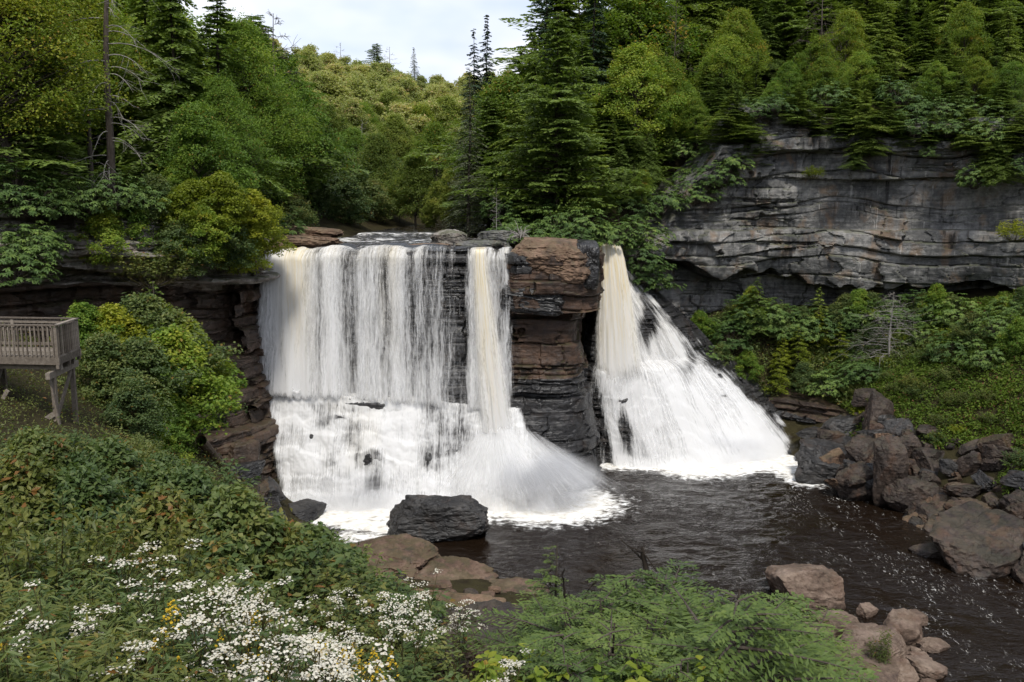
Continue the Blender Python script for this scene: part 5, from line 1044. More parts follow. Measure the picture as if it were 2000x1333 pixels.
# cap of the headland
o = ob('cap_rock', boulder_mesh(451, 6, 12, 3.6, .74, .96, .10, .012, (3.3, 3.0, 1.80), 4), M_BROWN); o.location = (2.45, 62.2, 15.95); o.rotation_euler = (0.03, 0.02, 0.06)
tag(o, 'rounded brown sandstone cap rock between the two falls', 'rock')
o = ob('cap_rock', boulder_mesh(452, 5, 9, 6.0, .8, .98, .05, .02, (.9, 2.2, 1.75), 6), M_WET); o.location = (5.15, 62.3, 15.80); tag(o, 'wet black end of the cap rock overhanging the narrow falls', 'rock')
o = ob('rock_block', boulder_mesh(453, 5, 8, 7.0, .8, .98, .05, .05, (2.3, 1.5, 1.0), 6), M_WET); o.location = (1.4, 61.0, 13.5); o.rotation_euler = (0, .12, 0); tag(o, 'black wet bed of rock under the brown cap', 'rock')
BM.append(boulder_mesh(491, 6, 20, 9., .62, .95, .12, .012)); boulder('boulder', 14, 848, 1066, 200, 112, -.15, M_BOULDER, 'big black boulder standing in the pool before the falls', 'boulder', deep=.62, rz=.12, tilt=(0.0, .03))
boulder('rock', 4, 592, 1022, 84, 46, .0, M_BOULDER, 'small black rock in the foam at the left foot of the falls')
boulder('rock', 6, 545, 1050, 90, 40, .2, M_TALUS, 'dark wet rock behind the shrubs at the left foot of the falls')
boulder('rock', 7, 425, 985, 90, 75, 2.0, M_TALUS, 'brown rounded rock under the fallen logs')
boulder('rock', 2, 470, 950, 70, 90, 2.5, M_DARKBROWN, 'dark upright rock behind the fallen logs')
# shore slabs
def slab(a, b, width, thick, seed, mat, label, zoff=0, roll=0.0):
    a, b = np.array(a), np.array(b); d = b - a; L_ = np.linalg.norm(d); o = ob('rock_slab', boulder_mesh(seed, 6, 14, 5.0, .62, .95, .13, .02, (L_ / 2, width / 2, thick / 2), 5), mat)
    o.location = (a + b) / 2 + np.array([0, 0, zoff]); o.rotation_euler = (roll, -math.asin(d[2] / L_), math.atan2(d[1], d[0])); return tag(o, label, 'rock', kind='thing')
slab(atz(660, 1070, 1.1), atz(850, 1105, .6), 4.6, 2.2, 461, M_SLAB, 'humped brown slab next to the black boulder', -.45, .12)
slab(atz(800, 1098, .7), atz(960, 1140, .35), 4.2, 1.8, 466, M_SLAB, 'middle brown slab of the near shore, sloping into the pool', -.5, .06)
slab(atz(920, 1135, .45), atz(1090, 1172, .1), 3.6, 1.5, 467, M_SLAB, 'low brown slab at the right end of the near-shore ledge', -.45, .05)
slab(atz(795, 1165, 1.3), atz(985, 1200, 1.0), 3.0, 2.2, 462, M_BROWN, 'reddish-brown broken slab nearer than the shore ledge', -.5, .25)
slab(atz(640, 1125, 1.3), atz(800, 1150, .9), 3.0, 1.8, 463, M_SLAB, 'pale brown slab between the thicket and the shore ledge', -.5, .1)
slab(at(755, 1195, 16.3), at(1040, 1183, 16.8), 2.4, 2.4, 464, M_TALUS, 'flat-topped dark rock outcrop behind the white flowers', -1.15, .08)
slab(at(850, 1232, 15.5), at(1030, 1222, 15.8), 1.4, 1.9, 465, M_DARKBROWN, 'rough dark rock face below the flat-topped outcrop', -1.0, .0)
for k in range(26):
    px = 690 + 330 * rb.random(); py = 1105 + .19 * (px - 690) + 55 * rb.random(); boulder('stone', k % 14, px, py, 18 + 26 * rb.random(), 10 + 14 * rb.random(), .35 + .4 * rb.random(), (M_SLAB, M_TALUS, M_BROWN)[k % 3], ('dark' if k % 3 == 1 else 'brown') + ' loose stone between the near-shore slabs, ' + ('left part' if px < 850 else 'right part'), 'stone', 'loose stones between the near-shore slabs')
# flat ledges and rocks on the river above the lip
for k, (a, b, wd, th, mt, lab) in enumerate((((-18.5, 64.5, 17.5), (-12.2, 66, 17.2), 4.5, 1.1, M_BROWN, 'flat brown ledge on the left bank above the lip'), ((-18.5, 68, 18.1), (-13, 69.5, 17.7), 4, 1.0, M_BROWN, 'upper flat brown ledge on the left bank above the lip'), ((-18, 62.6, 17.2), (-15.3, 62.4, 16.9), 2.4, .9, M_BROWN, 'low brown ledge at the left end of the lip'), ((-4.2, 65.2, 17.1), (.3, 64.6, 17.2), 2.2, .8, M_CLIFF, 'flat grey slab above the right part of the lip'), ((-6.4, 68.5, 17.4), (-3.4, 68, 17.6), 2.4, 1.5, M_LEDGE, 'blocky grey boulder on the right bank above the lip'), ((-2.6, 67.2, 17.6), (.5, 66.5, 17.7), 2.2, 1.1, M_CLIFF, 'grey boulder below the bleached dead stem'), ((-8.4, 66.2, 16.9), (-4.6, 66, 17.0), 1.8, .6, M_BROWN, 'low brown slab in the stream above the lip'))):
    slab(a, b, wd, th, 470 + k, mt, lab, -.15, 0.03)
for k in range(7):
    x = -14 + 12 * rb.random(); o = ob('rock', bmesh_for(k, M_WET)); o.scale = (.4 + .5 * rb.random(), .5, .18); o.location = (x, 62.5 + 3 * rb.random(), 16.85); tag(o, 'small wet rock in the shallow water just above the lip', 'rock', 'wet rocks at the lip')
# right-bank talus
TAL = [(1640, 948, 150, 92, 'smooth dark slab sloping into the foam, first rock of the right bank', 0), (1682, 982, 84, 78, 'brown tilted block right of the smooth sloping slab', 0), (1748, 968, 76, 124, 'tall narrow slab leaning over the black block', 1.0), (1786, 1008, 106, 84, 'squarish black block at the water beside the leaning slab', 0), (1842, 958, 110, 58, 'flat-topped dark block above the squarish black block', .9), (1892, 985, 96, 60, 'dark slab right of the flat-topped dark block', .5), (1722, 918, 64, 52, 'brown block wedged behind the leaning slab', 1.6), (1775, 905, 56, 56, 'upright dark stone in the middle of the talus', 2.2), (1832, 908, 66, 44, 'dark wedge stone above the flat-topped block', 2.2), (1902, 932, 74, 52, 'rounded dark stone near the right edge of the talus', 2.0), (1952, 922, 64, 42, 'brown stone near the right picture edge', 2.4), (1990, 945, 60, 48, 'dark stone cut by the right picture edge', 2.0), (1958, 1128, 240, 150, 'huge rough dark boulder at the right picture edge', -.2), (1828, 1094, 76, 32, 'flat wet rock awash left of the huge rough boulder', -.1),
       (1722, 838, 66, 78, 'lichen-spotted brown block high in the talus', 3.6), (1662, 862, 96, 56, 'brown slab below the black ledge', 2.0), (1700, 790, 56, 34, 'grey flat stone at the top of the talus', 4.8), (1778, 768, 60, 40, 'brown-topped stone at the edge of the weeds', 5.2), (1842, 838, 70, 44, 'dark stone half covered by weeds', 3.8), (1880, 800, 74, 56, 'slanted dark stone sticking out of the weeds', 4.5), (1636, 900, 96, 44, 'black rock at the inner end of the talus', 1.0), (1706, 888, 66, 42, 'dark block below the lichen-spotted block', 2.2), (1940, 880, 76, 44, 'dark brown stone below the weeds at the right', 3.2), (1990, 880, 60, 42, 'brown stone below the weeds at the right picture edge', 3.2), (1800, 880, 70, 44, 'long dark stone under the slanted stone', 2.8), (1870, 1040, 60, 40, 'dark stone between the black block and the huge rough boulder', .1), (1925, 1000, 70, 40, 'dark stone just above the huge rough boulder', .9), (1970, 985, 60, 46, 'reddish square stone above the huge rough boulder', 1.2)]
for k, (px, pb, wp, hp, lab, zb) in enumerate(TAL):
    boulder('boulder' if wp > 90 else 'rock', (k * 5 + 3) % 10, px, pb, wp * (.86 if k != 12 else .8), hp * (.9 if k != 12 else .8), zb, M_TALUS if k % 5 else M_BOULDER, lab, deep=.75, tilt=(rb.normal(0, .22), rb.normal(0, .3)) if k not in (12, 13) else None)
for k in range(70):
    px = 1600 + 420 * rb.random(); py = 800 + 190 * rb.random()
    if py > 960 + (px - 1640) * .25 or py < 915 - (px - 1600) * .55: continue
    zb = float(np.interp(py, [800, 870, 930, 990], [4.6, 3.0, 1.7, .8])) - .2
    if px < 1660: zb *= .6
    boulder('rock', k % 14, px, py, 26 + 34 * rb.random(), 18 + 26 * rb.random(), zb, (M_TALUS, M_BOULDER, M_TALUS, M_BROWN)[k % 4] if k % 12 else M_BROWN, 'small %s rock in the right-bank talus, ' % ('brown' if k % 4 == 3 else 'dark') + ('inner end by the foam' if px < 1720 else 'middle' if px < 1860 else 'right end') + (', upper part' if py < 890 else ', near the water'), 'rock', 'small rocks of the right-bank talus', tilt=(rb.normal(0, .3), rb.normal(0, .3)))
tr_ = np.random.default_rng(91); nT = 0
while nT < 185:
    x = 22.5 + 13 * tr_.random(); y = 45 + 24 * tr_.random(); z = Hs(x, y)
    if z < -.25 or z > 4.6 - 1.2 * tr_.random() or (z > 3 and tr_.random() < .4): continue
    nT += 1; sz = .30 + .85 * tr_.random() ** 1.7; o = ob('rock', bmesh_for(nT % 14, (M_TALUS, M_BOULDER, M_TALUS, M_DARKBROWN, M_BROWN)[nT % 5 if nT % 10 == 9 or nT % 5 < 4 else 0]))
    o.scale = (sz * (1 + .5 * tr_.random()), sz, sz * (.5 + .3 * tr_.random())); o.location = (x, y, z + sz * .2); o.rotation_euler = (tr_.normal(0, .35), tr_.normal(0, .35), 6.28 * tr_.random())
    tag(o, '%s rock scattered on the right bank, ' % ('brown' if nT % 10 == 9 else 'dark') + ('near the right falls' if y > 62 else 'below the weeds' if y > 54 else 'around the huge rough boulder') + (', by the water' if z < 1 else ', higher up'), 'rock', 'rocks scattered on the right bank')
for k, (px, pb, wp, hp, zb, lab) in enumerate(((1592, 905, 60, 34, .0, 'low black rock where the fan meets the right bank'), (1604, 878, 56, 30, .9, 'dark rock behind the low black rock of the fan'), (1575, 872, 46, 22, .3, 'small black rock against the end of the fan'), (1618, 925, 58, 34, -.1, 'dark rock between the foam and the smooth sloping slab'), (1590, 856, 50, 22, 1.6, 'flat dark stone on the black ledge'), (1640, 870, 60, 34, 1.8, 'dark stone below the right end of the black ledge'))):
    boulder('rock', k + 2, px, pb, wp, hp, zb, (M_BOULDER, M_TALUS)[k % 2], lab)
# near-shore stones
STN = [(1584, 1200, 120, 98, 'large tan boulder with a hollow, alone in the river', -.3), (1702, 1212, 40, 30, 'small brown stone in the shallows right of the tan boulder', -.1), (1645, 1250, 76, 52, 'rounded brown stone beside the green bush on the near shore', 0), (1778, 1265, 74, 66, 'tan block-shaped stone at the water edge', 0), (1795, 1228, 50, 34, 'grey stone behind the block-shaped stone', 0), (1728, 1300, 130, 66, 'broad flat tan rock on the near shore', .1), (1700, 1345, 120, 60, 'broad tan rock at the bottom picture edge', .2), (1832, 1278, 52, 20, 'flat low stone awash right of the block-shaped stone', -.05), (1822, 1330, 66, 40, 'long pale stone at the lower right water edge', 0), (1605, 1258, 56, 36, 'brown stone half hidden by the hemlock bush', .1), (1772, 1340, 66, 40, 'tan stone cut by the bottom picture edge', .1), (1792, 1296, 28, 22, 'small tan stone below the block-shaped stone', 0), (1812, 1306, 28, 20, 'small grey stone left of the long pale stone', 0), (1788, 1280, 22, 15, 'pebble-sized stone under the block-shaped stone', 0), (1672, 1305, 60, 36, 'brown stone under the small leafy seedling', .2), (1640, 1310, 60, 40, 'brown stone among the hemlock boughs', .5), (1745, 1262, 40, 26, 'small tan stone behind the broad flat rock', .05), (1680, 1270, 40, 24, 'small brown stone behind the hemlock tip', .1)]
for k, (px, pb, wp, hp, lab, zb) in enumerate(STN): boulder('boulder' if wp > 100 else 'stone', (k * 3 + 1) % 14, px, pb, wp, hp, zb, M_STONE, lab, 'stone' if wp <= 100 else 'boulder', deep=.85)
for k in range(40):
    px = 1600 + 260 * rb.random(); py = 1240 + 110 * rb.random()
    if px > 1800 + (py - 1240) * .3: continue
    boulder('stone', k % 14, px, py, 12 + 16 * rb.random(), 8 + 10 * rb.random(), .02, M_STONE, 'small loose stone between the larger rocks of the near shore', 'stone', 'loose stones on the near shore')
for px, py, wp, hp, lab in ((1497, 880, 24, 10, 'small black rock in the foam of the right falls'), (1552, 888, 40, 10, 'flat black rock in the foam at the right end of the fan')): boulder('rock', 5, px, py, wp, hp, -.05, M_BOULDER, lab)

# ------------------------------------------------------------------ wooden viewing platform
m, nt = newmat('weathered_wood'); P = N(nt, 'ShaderNodeTexCoord').outputs['Object']; rn = N(nt, 'ShaderNodeObjectInfo').outputs['Random']
g = noise_n(nt, P, 1.0, 6, .7, .4, (9, 9, 9)); gg = math_n(nt, 'ADD', math_n(nt, 'MULTIPLY', g, .7), math_n(nt, 'MULTIPLY', rn, .3))
out(nt, principled(nt, ramp(nt, gg, [(.22, (.06, .048, .038)), (.5, (.155, .13, .105)), (.78, (.29, .255, .215))]), .9, .15, g, .5, .02).outputs[0]); M_WOOD = m
dk_ = empty('viewing_platform', (0, 0, 0)); tag(dk_, 'weathered wooden viewing platform with railing on tall legs', 'platform')
ang = RAD(-6); A0 = at(112, 697, 29.5); zf = A0[2]
ux = np.array([-math.cos(ang), -math.sin(ang), 0]); uy = np.array([-.10, .995, 0]); uy /= np.linalg.norm(uy)   # left along the front, back along the side
Wd, Dp = 7.6, 1.85
def beam(name, a, b, w, h, parent=dk_):
    a, b = np.array(a, float), np.array(b, float); d = unit(b - a); ref = np.array([0, 0, 1.]) if abs(d[2]) < .9 else uy
    s = unit(np.cross(d, ref)); u = np.cross(s, d)
    V = np.array([q + s * i * w / 2 + u * j * h / 2 for q in (a, b) for i in (-1, 1) for j in (-1, 1)])
    me = mesh(name, V - (a + b) / 2, np.array([[0, 2, 3, 1], [4, 5, 7, 6], [0, 1, 5, 4], [2, 6, 7, 3], [0, 4, 6, 2], [1, 3, 7, 5]]), False)
    o = ob(name, me, M_WOOD, parent); o.location = (a + b) / 2; return o
UP = np.array([0, 0, 1.])
C = lambda s, t, z: np.array([A0[0], A0[1], 0]) + ux * s + uy * t + UP * (zf + z)
nbd = 13
for k in range(nbd):
    t = (k + .5) * Dp / nbd; beam('floor_board', C(-.06, t, -.02), C(Wd, t, -.02), Dp / nbd - .012, .04)
beam('rim_joist', C(-.08, -.03, -.16), C(Wd, -.03, -.16), .05, .24); beam('rim_joist', C(-.03, 0.03, -.16), C(-.03, Dp, -.16), .05, .24); beam('rim_joist', C(-.08, Dp + .03, -.16), C(Wd, Dp + .03, -.16), .05, .24)
for t in (.35, .95, 1.5): beam('joist', C(.02, t, -.40), C(Wd, t, -.40), .10, .22)
for s in (.25, 2.9, 5.6): beam('cross_beam', C(s, -.35, -.62), C(s, Dp + .35, -.62), .14, .22)
def rail_run(p0, p1, n, posts):
    f = lambda q, z: p0 + (p1 - p0) * q + UP * z
    for q in posts: beam('post', f(q, -.42), f(q, 1.0), .10, .10)
    beam('top_rail', f(-.01, 1.06), f(1.01, 1.06), .15, .045); beam('upper_rail', f(0, .93), f(1, .93), .045, .10); beam('lower_rail', f(0, .13), f(1, .13), .045, .10)
    nin = unit(np.cross(UP, p1 - p0)) * .05
    for k in range(n):
        q = (k + .5) / n; beam('baluster', f(q, .02) + nin, f(q, 1.0) + nin, .042, .042)
rail_run(C(0, 0, 0), C(Wd, 0, 0), 48, (0, .32, .66, 1)); rail_run(C(0, Dp, 0), C(0, 0, 0), 12, (0, .5)); rail_run(C(Wd, Dp, 0), C(0, Dp, 0), 48, (.34, .68))
for s in (.25, 2.9, 5.6):
    for t in (.1, Dp - .1):
        b = C(s, t, -.7); g_ = Hs(b[0], b[1]); e = b.copy(); e[2] = min(g_ - .3, b[2] - 2.3); beam('leg', b, e, .15, .15)
for s in (.25, 2.9, 5.6): beam('brace', C(s, .02, -2.3), C(s, Dp - .2, -.75), .06, .16)
beam('brace', C(.3, -.02, -2.0), C(1.75, -.02, -2.9), .06, .17); beam('brace', C(.3, -.1, -.6), C(.05, -.1, -2.4), .05, .12); beam('brace', C(1.6, -.02, -2.6), C(2.8, -.02, -1.1), .06, .17); beam('brace', C(2.8, .0, -2.6), C(1.9, 0, -1.2), .06, .14)

# ------------------------------------------------------------------ fallen wood
def stick(name, pts, r0, r1, mat, label, cat, sides=8, twigs=0, seed=1):
    pts = chaikin(np.array(pts, float), 2); rr = np.random.default_rng(seed); n = len(pts); pts = pts + rr.normal(0, .012, pts.shape); acc = Acc(); acc.add(*tube(pts, np.linspace(r0, r1, n), sides))
    for j in range(twigs):
        k = rr.integers(n // 4, n - 1); e = pts[k] + rr.normal(0, .3, 3) + np.array([0, -.1, .1]); acc.add(*tube(np.array([pts[k], (pts[k] + e) / 2 + rr.normal(0, .03, 3), e]), np.array([r1 * .8, r1 * .5, r1 * .25]), 4))
    o = ob(name, acc.mesh(name), mat); return tag(o, label, cat)
M_LOG = bark_mat('weathered_log', (.07, .05, .035), (.22, .17, .13))
def gp(px, py, h):
    x, y = findY(px, py, h, 38, 54); return np.array([x, y, Hs(x, y) + h])
stick('fallen_log', [gp(392, 895, 1.2), gp(432, 930, .9), gp(470, 962, .6), gp(512, 1000, .35)], .25, .14, M_LOG, 'thick fallen log leaning down to the foot of the falls', 'log', 10, 2)
stick('fallen_log', [gp(425, 905, 1.3), gp(465, 938, 1.0), gp(508, 975, .6)], .12, .05, M_LOG, 'thin fallen log beside the thick one', 'log', 7, 6)
for k, (px, py, w_) in enumerate(((470, 930, 1.5), (500, 950, 1.2), (520, 985, 1.1), (495, 985, .9), (450, 905, 1.4), (505, 1010, .9), (530, 1020, .8), (475, 975, 1.0), (515, 920, 1.2))):
    p = gp(px, py, .2); o = ob('rock', bmesh_for((k * 3) % 14, (M_WET, M_DARKBROWN, M_BOULDER)[k % 3])); o.scale = (w_, w_ * .8, w_ * .55); o.location = p; o.rotation_euler = (rb.normal(0, .2), rb.normal(0, .2), rb.random() * 6.28)
    tag(o, '%s rock on the steep bank left of the falls, %s' % (('wet black', 'dark brown', 'grey-black')[k % 3], 'upper part' if py < 940 else 'middle' if py < 980 else 'by the foam'), 'rock', 'rocks at the left foot of the falls')
stick('dead_branch', [at(1300, 1215, 17), at(1285, 1160, 17), at(1258, 1115, 17.1), at(1254, 1068, 17.1)], .10, .035, M_DARKWOOD, 'dark crooked dead stem standing above the hemlock bushes', 'branch', 7, 9)
stick('dead_branch', [at(1125, 1205, 17), at(1140, 1170, 17), at(1162, 1135, 17)], .045, .015, M_DARKWOOD, 'thin dark leaning stick left of the crooked stem', 'branch', 6, 4)
stick('dead_branch', [at(1104, 1180, 17.5), at(1102, 1150, 17.5), at(1100, 1110, 17.5)], .035, .012, M_DARKWOOD, 'thin upright stick beside the hemlock sapling', 'branch', 6, 4)
stick('dead_branch', [at(1795, 940, 58.5), at(1840, 918, 58.6), at(1870, 930, 58)], .05, .02, M_DEAD, 'pale driftwood branch lying on the talus', 'branch', 6, 3)
stick('dead_branch', [at(1880, 985, 56), at(1920, 955, 56), at(1990, 962, 55)], .05, .02, M_DEAD, 'thin pale driftwood near the right picture edge', 'branch', 6, 8)
o = empty('root_wad'); p = at(1018, 464, 63.6); o.location = p
rw = np.random.default_rng(9)
for k in range(34):
    d = unit(np.array([rw.normal(.1, .7), rw.normal(-.2, .6), abs(rw.normal(.75, .5))])); Lr = .7 + 1.0 * rw.random(); q = np.linspace(0, 1, 6)[:, None]
    ob('root', mesh('root', *tube(d * Lr * q + rw.normal(0, .09, (6, 3)) * q + np.array([0, 0, -.35]) * q ** 2, .045 * (1 - .8 * q[:, 0]), 5)), M_DEAD, o)
tag(o, 'bleached tangled root wad lying on top of the headland', 'roots')

NH = [('nsap', 1075, 1058, 2.6, 19.5, 'pale green hemlock sapling standing above the shore slab'), ('nhem0', 1060, 1195, 1.5, None, ''), ('nhem1', 1110, 1190, 1.6, None, ''), ('nhem0', 1180, 1150, 1.8, None, ''), ('nhem2', 1240, 1130, 2.2, None, ''), ('nhem1', 1300, 1135, 2.2, None, ''), ('nhem0', 1310, 1150, 1.8, None, ''), ('nhem1', 1380, 1165, 1.8, None, ''), ('nhem0', 1440, 1160, 2.0, None, ''), ('nhem2', 1500, 1180, 2.0, None, ''), ('nhem0', 1560, 1205, 2.0, None, ''), ('nhem2', 1100, 1240, 1.5, None, ''), ('nhem0', 1190, 1225, 1.6, None, ''), ('nhem1', 1280, 1215, 1.6, None, ''), ('nhem0', 1360, 1225, 1.6, None, ''), ('nhem2', 1450, 1235, 1.6, None, ''), ('nhem1', 1540, 1265, 1.6, None, ''), ('nhem0', 1120, 1290, 1.3, None, ''), ('nhem1', 1230, 1285, 1.3, None, ''), ('nhem2', 1330, 1290, 1.3, None, ''), ]
for k, (key, px, py, h, Y, lab) in enumerate(NH):
    if Y: tree_px(key, px, py, Y, lab, wide=1.3); continue
    h *= 1.2; x, y = findY(px, py - 12, h, 8, 26)
    plant(key, x, y, h, 'hemlock bush on the near bank, ' + ('%s row, ' % ('back' if py < 1210 else 'front')) + ('below the hemlock sapling' if px < 1150 else 'around the dark crooked stem' if px < 1340 else 'right of the crooked stem' if px < 1490 else 'beside the shore stones'), 'hemlock bushes on the near bank', wide=1.15, cat='bush')
addp('yel_shrub', shrub, 'leafy_shrub', M_LEAFY, 1.4, M_STEM, seed=231, ns=20, nn=8, ll=.12, lw=.085)
for k, (px, py) in enumerate(((1400, 1262), (1450, 1270), (1490, 1300), (1380, 1310), (1330, 1320), (1540, 1320), (1050, 1300), (990, 1315), (1090, 1330), (1440, 1325))):
    x, y = findY(px, py - 25, 1.5, 7, 20); plant('yel_shrub', x, y, 1.6, 'yellowing broad-leaved shrub at the bottom edge, ' + ('in front of the hemlock bushes' if px > 1250 else 'below the dark rock outcrop'), 'yellowing shrubs at the bottom edge', wide=.95)
addp('weed0', shrub, 'tall_weed', M_SHRUB, 1.4, M_STEM, seed=233, R=.45, ns=12, nn=16, ll=.14, lw=.032, bare=.15); addp('weed1', shrub, 'tall_weed', M_SHRUBB, 1.4, M_STEM, seed=234, R=.5, ns=12, nn=16, ll=.13, lw=.03, bare=.15)
for k in range(60):
    px = -20 + 420 * rb.random(); py = 1090 + 260 * rb.random(); x, y = findY(px, py, 1.4, 6.5, 25); plant(('weed0', 'weed1')[k % 2], x, y, 1.3 + .4 * rb.random(), ('green' if k % 2 == 0 else 'reddish') + ' narrow-leaved weed in the lower left thicket' + (', near the picture edge' if px < 160 else ', near the white flowers'), 'tall weeds in the lower left thicket', cat='weed')
sb = np.random.default_rng(63)
for q in range(2): addp('loose%d' % q, broadleaf, 'loose_bush', (M_SHRUB, M_SHRUBB)[q], 4., M_STEM, seed=240 + q, Hh=4., R=2.2, ncl=64, nl=110, ls=.22, low=.05, trunk_r=.04, flat=.6, wide=.45)
for k, (px, py) in enumerate(((30, 880), (85, 905), (150, 880), (200, 850), (250, 870), (300, 890), (345, 900), (60, 960), (130, 970), (190, 950), (250, 960), (310, 960), (365, 965), (410, 1000), (460, 1030), (20, 1030), (95, 1040), (165, 1030), (235, 1050), (300, 1040), (360, 1050), (420, 1070), (500, 1060), (560, 1090), (620, 1110), (60, 1110), (280, 1120), (480, 1120))):
    h = 1.5 + .9 * sb.random(); x, y = findY(px + sb.normal(0, 12), py + sb.normal(0, 10), h, 19 if py < 1000 else 15, 34)
    plant(('loose0', 'loose1', 'loose0')[k % 3], x, y, h, ('reddish' if k % 3 == 1 else 'green') + ' loose bush in the near thicket, ' + ('first row' if py < 920 else 'second row' if py < 1000 else 'third row' if py < 1085 else 'lowest row') + ', ' + ('at the picture edge' if px < 110 else 'left' if px < 220 else 'middle' if px < 340 else 'towards the falls'), 'loose bushes in the near thicket', wide=1.15, cat='bush')
# seedling among the stones
tree_px('weed1', 1725, 1205, 35.5, 'small leafy seedling growing between the shore stones', wide=.7, z=.2)
# white-flowered asters and goldenrod
m, nt = newmat('white_petals'); ti = N(nt, 'ShaderNodeAttribute', attribute_name='tint').outputs['Fac']; out(nt, principled(nt, ramp(nt, ti, [(.0, (.30, .24, .12)), (.25, (.42, .39, .31)), (1, (.54, .52, .44))]), .8, .1).outputs[0]); M_PETAL = m
m, nt = newmat('goldenrod_petals'); out(nt, principled(nt, (.40, .27, .02), .8, .1).outputs[0]); M_GOLD = m
def aster(seed, gold=False):
    r = np.random.default_rng(seed); st = Acc(); LC, LT, FC, ft = [], [], [], []
    for k in range(4):
        a = r.random() * 6.28; rr_ = .30 * r.random() ** .5; h = .85 + .35 * r.random(); q = np.linspace(0, 1, 5); pts = np.stack([rr_ * np.cos(a) * q, rr_ * np.sin(a) * q, h * q], 1); st.add(*tube(pts, .007 * (1 - .5 * q), 4))
        for j in range(15):
            s = .2 + .75 * r.random(); aa = r.random() * 6.28; LC.append([np.interp(s, q, pts[:, m_]) for m_ in range(3)]); LT.append([math.cos(aa), math.sin(aa), .15])
        if gold:
            for j in range(40):
                t = r.random(); aa = r.random() * 6.28; FC.append(pts[-1] + np.array([math.cos(aa) * .09 * (1 - t), math.sin(aa) * .09 * (1 - t), -.10 + .24 * t])); ft.append(1)
        else:
            for c in range(3):
                cc = pts[-1] + np.array([r.normal(0, .12), r.normal(0, .12), r.normal(0, .04)])
                for j in range(26):
                    aa = r.random() * 6.28; rho = .075 * math.sqrt(r.random()); FC.append(cc + np.array([rho * math.cos(aa), rho * math.sin(aa), .03 - 2.5 * rho ** 2 + .006 * r.normal()])); ft.append(r.random() ** .6)
                q2 = np.array([pts[3], cc]); st.add(*tube(np.array([pts[3], (pts[3] + cc) / 2, cc]), .004, 3))
    LC, LT, FC = np.array(LC), unit(np.array(LT)), np.array(FC); n = len(LC)
    V, F = leaves6(LC, LT, unit(np.array([0, 0, 1.]) + .3 * r.normal(size=(n, 3))), .13 * (.6 + .7 * r.random(n)), .036)
    nf = len(FC); Nn = unit(np.array([0, 0, 1.]) + .35 * r.normal(size=(nf, 3))); T = unit(np.cross(Nn, r.normal(size=(nf, 3)))); B = np.cross(Nn, T); th = np.arange(6) * 2 * np.pi / 6
    rad = (.0095 if not gold else .011) * (.7 + .6 * r.random(nf))
    FV = FC[:, None] + rad[:, None, None] * (np.cos(th)[None, :, None] * T[:, None] + np.sin(th)[None, :, None] * B[:, None]); tn = np.clip(.4 + .2 * r.normal(size=n), 0, .96)
    return st.mesh('stem'), mesh('leaves', V, F, False, fattr={'tint': np.tile(tn, 2)}), mesh('flower_heads', FV.reshape(-1, 3), np.arange(nf * 6).reshape(-1, 6), False, fattr={'tint': ft})
AST = [aster(500 + q) for q in range(4)]; GOL = [aster(510 + q, True) for q in range(2)]
def flower(ms, mp_, x, y, s, name, label, group):
    o = empty(name); o.location = (x, y, Hs(x, y) - .05); s *= .8 + .45 * rb.random(); o.scale = (s, s, s); o.rotation_euler = (rb.normal(0, .08), rb.normal(0, .08), rb.random() * 6.28)
    ob('stem', ms[0], M_STEM, o); ob('leaves', ms[1], M_SHRUB, o); ob('flower_heads', ms[2], mp_, o)['kind'] = 'stuff'; return tag(o, label, 'flower', group)
FL = [(300, 1155, 4), (345, 1185, 5), (370, 1200, 4), (240, 1235, 4), (285, 1250, 2), (430, 1290, 8), (475, 1275, 7), (400, 1310, 7), (530, 1270, 6), (565, 1305, 8), (610, 1250, 6), (645, 1225, 5), (690, 1210, 5), (715, 1190, 4), (760, 1200, 5), (830, 1190, 5), (870, 1205, 4), (905, 1235, 4), (650, 1275, 6), (620, 1310, 7), (500, 1325, 8), (700, 1300, 6), (760, 1255, 3), (560, 1245, 4), (1060, 1325, 2), (120, 1180, 2), (560, 1340, 6), (460, 1345, 6)]
FL = [(px, py + 12, max(1, int(n * (.24 if px < 740 else .2) + .5))) for px, py, n in FL]
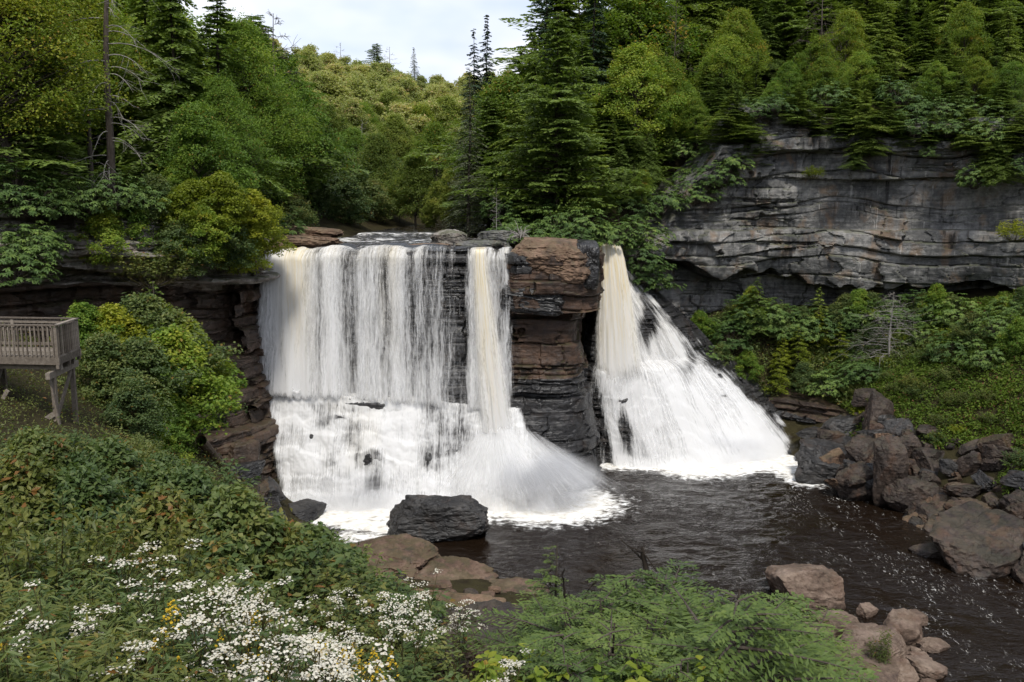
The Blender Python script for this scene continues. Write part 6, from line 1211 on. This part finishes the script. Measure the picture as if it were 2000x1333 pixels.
for k, (px, py, n) in enumerate(FL):
    for j in range(n):
        sz = 1.05 + .25 * rb.random(); x, y = findY(px + rb.normal(0, 38), py + rb.normal(0, 16), 1.1, 7, 24)
        flower(AST[(k + j) % 4], M_PETAL, x, y, sz, 'white_aster', ('small' if sz < 1.13 else 'large' if sz > 1.22 else 'middle-sized') + ' white flat-topped aster ' + ('in the small patch at the left' if px < 300 else 'in the patch highest on the left slope' if py < 1205 and px < 500 else 'before the flat-topped rock' if px > 740 else 'in the dense patch at the bottom edge' if py > 1265 else 'in the patch right of the thicket'), 'white asters on the near bank')
for k in range(15):
    px = (60, 440, 560, 620, 740, 700, 330)[k % 7] + rb.normal(0, 45); py = 1270 + 60 * rb.random(); x, y = findY(px, py, 1.0, 7, 22)
    flower(GOL[k % 2], M_GOLD, x, y, .95, 'goldenrod', 'small yellow goldenrod ' + ('in the lower left corner' if px < 250 else 'between the white asters'), 'goldenrod on the near bank')
# ------------------------------------------------------------------ spray drifting at the foot of the falls
def mist(label, loc, rad, dens, seed):
    m, nt = newmat('spray_mist'); tcn = N(nt, 'ShaderNodeTexCoord').outputs['Object']
    ln = N(nt, 'ShaderNodeVectorMath', operation='LENGTH'); lk(nt, tcn, ln.inputs[0])
    f = mapr(nt, ln.outputs['Value'], 0.15, 1.0, 1.0, 0.0)
    n = mapr(nt, noise_n(nt, tcn, 1.7, 3, .55, 0, (1, 1, 1), None, (seed, 0, 0)), .35, .7)
    v = N(nt, 'ShaderNodeVolumePrincipled'); v.inputs['Color'].default_value = (.96, .97, 1, 1); v.inputs['Anisotropy'].default_value = .0
    lk(nt, math_n(nt, 'MULTIPLY', math_n(nt, 'MULTIPLY', f, n), dens), v.inputs['Density'])
    o = N(nt, 'ShaderNodeOutputMaterial'); lk(nt, v.outputs[0], o.inputs['Volume'])
    D, F = ICO[4]; ob_ = ob('spray_mist', mesh('spray_mist', D, F), m); ob_.location = loc; ob_.scale = rad
    return tag(ob_, label, kind='stuff')
mist('fine white spray at the foot of the right spout of the wide falls', (2.0, 57.0, 1.6), (4.6, 2.8, 2.8), 2.4, 1)
mist('fine white spray along the foot of the wide falls', (-9.5, 57.2, .9), (7.5, 2.4, 1.8), 1.2, 4)
mist('fine white spray at the foot of the narrow falls', (14.5, 67.6, 1.0), (8.5, 2.4, 2.0), 1.0, 7)
SC.cycles.volume_bounces = 1; SC.cycles.volume_step_rate = 3.0; SC.cycles.volume_max_steps = 64
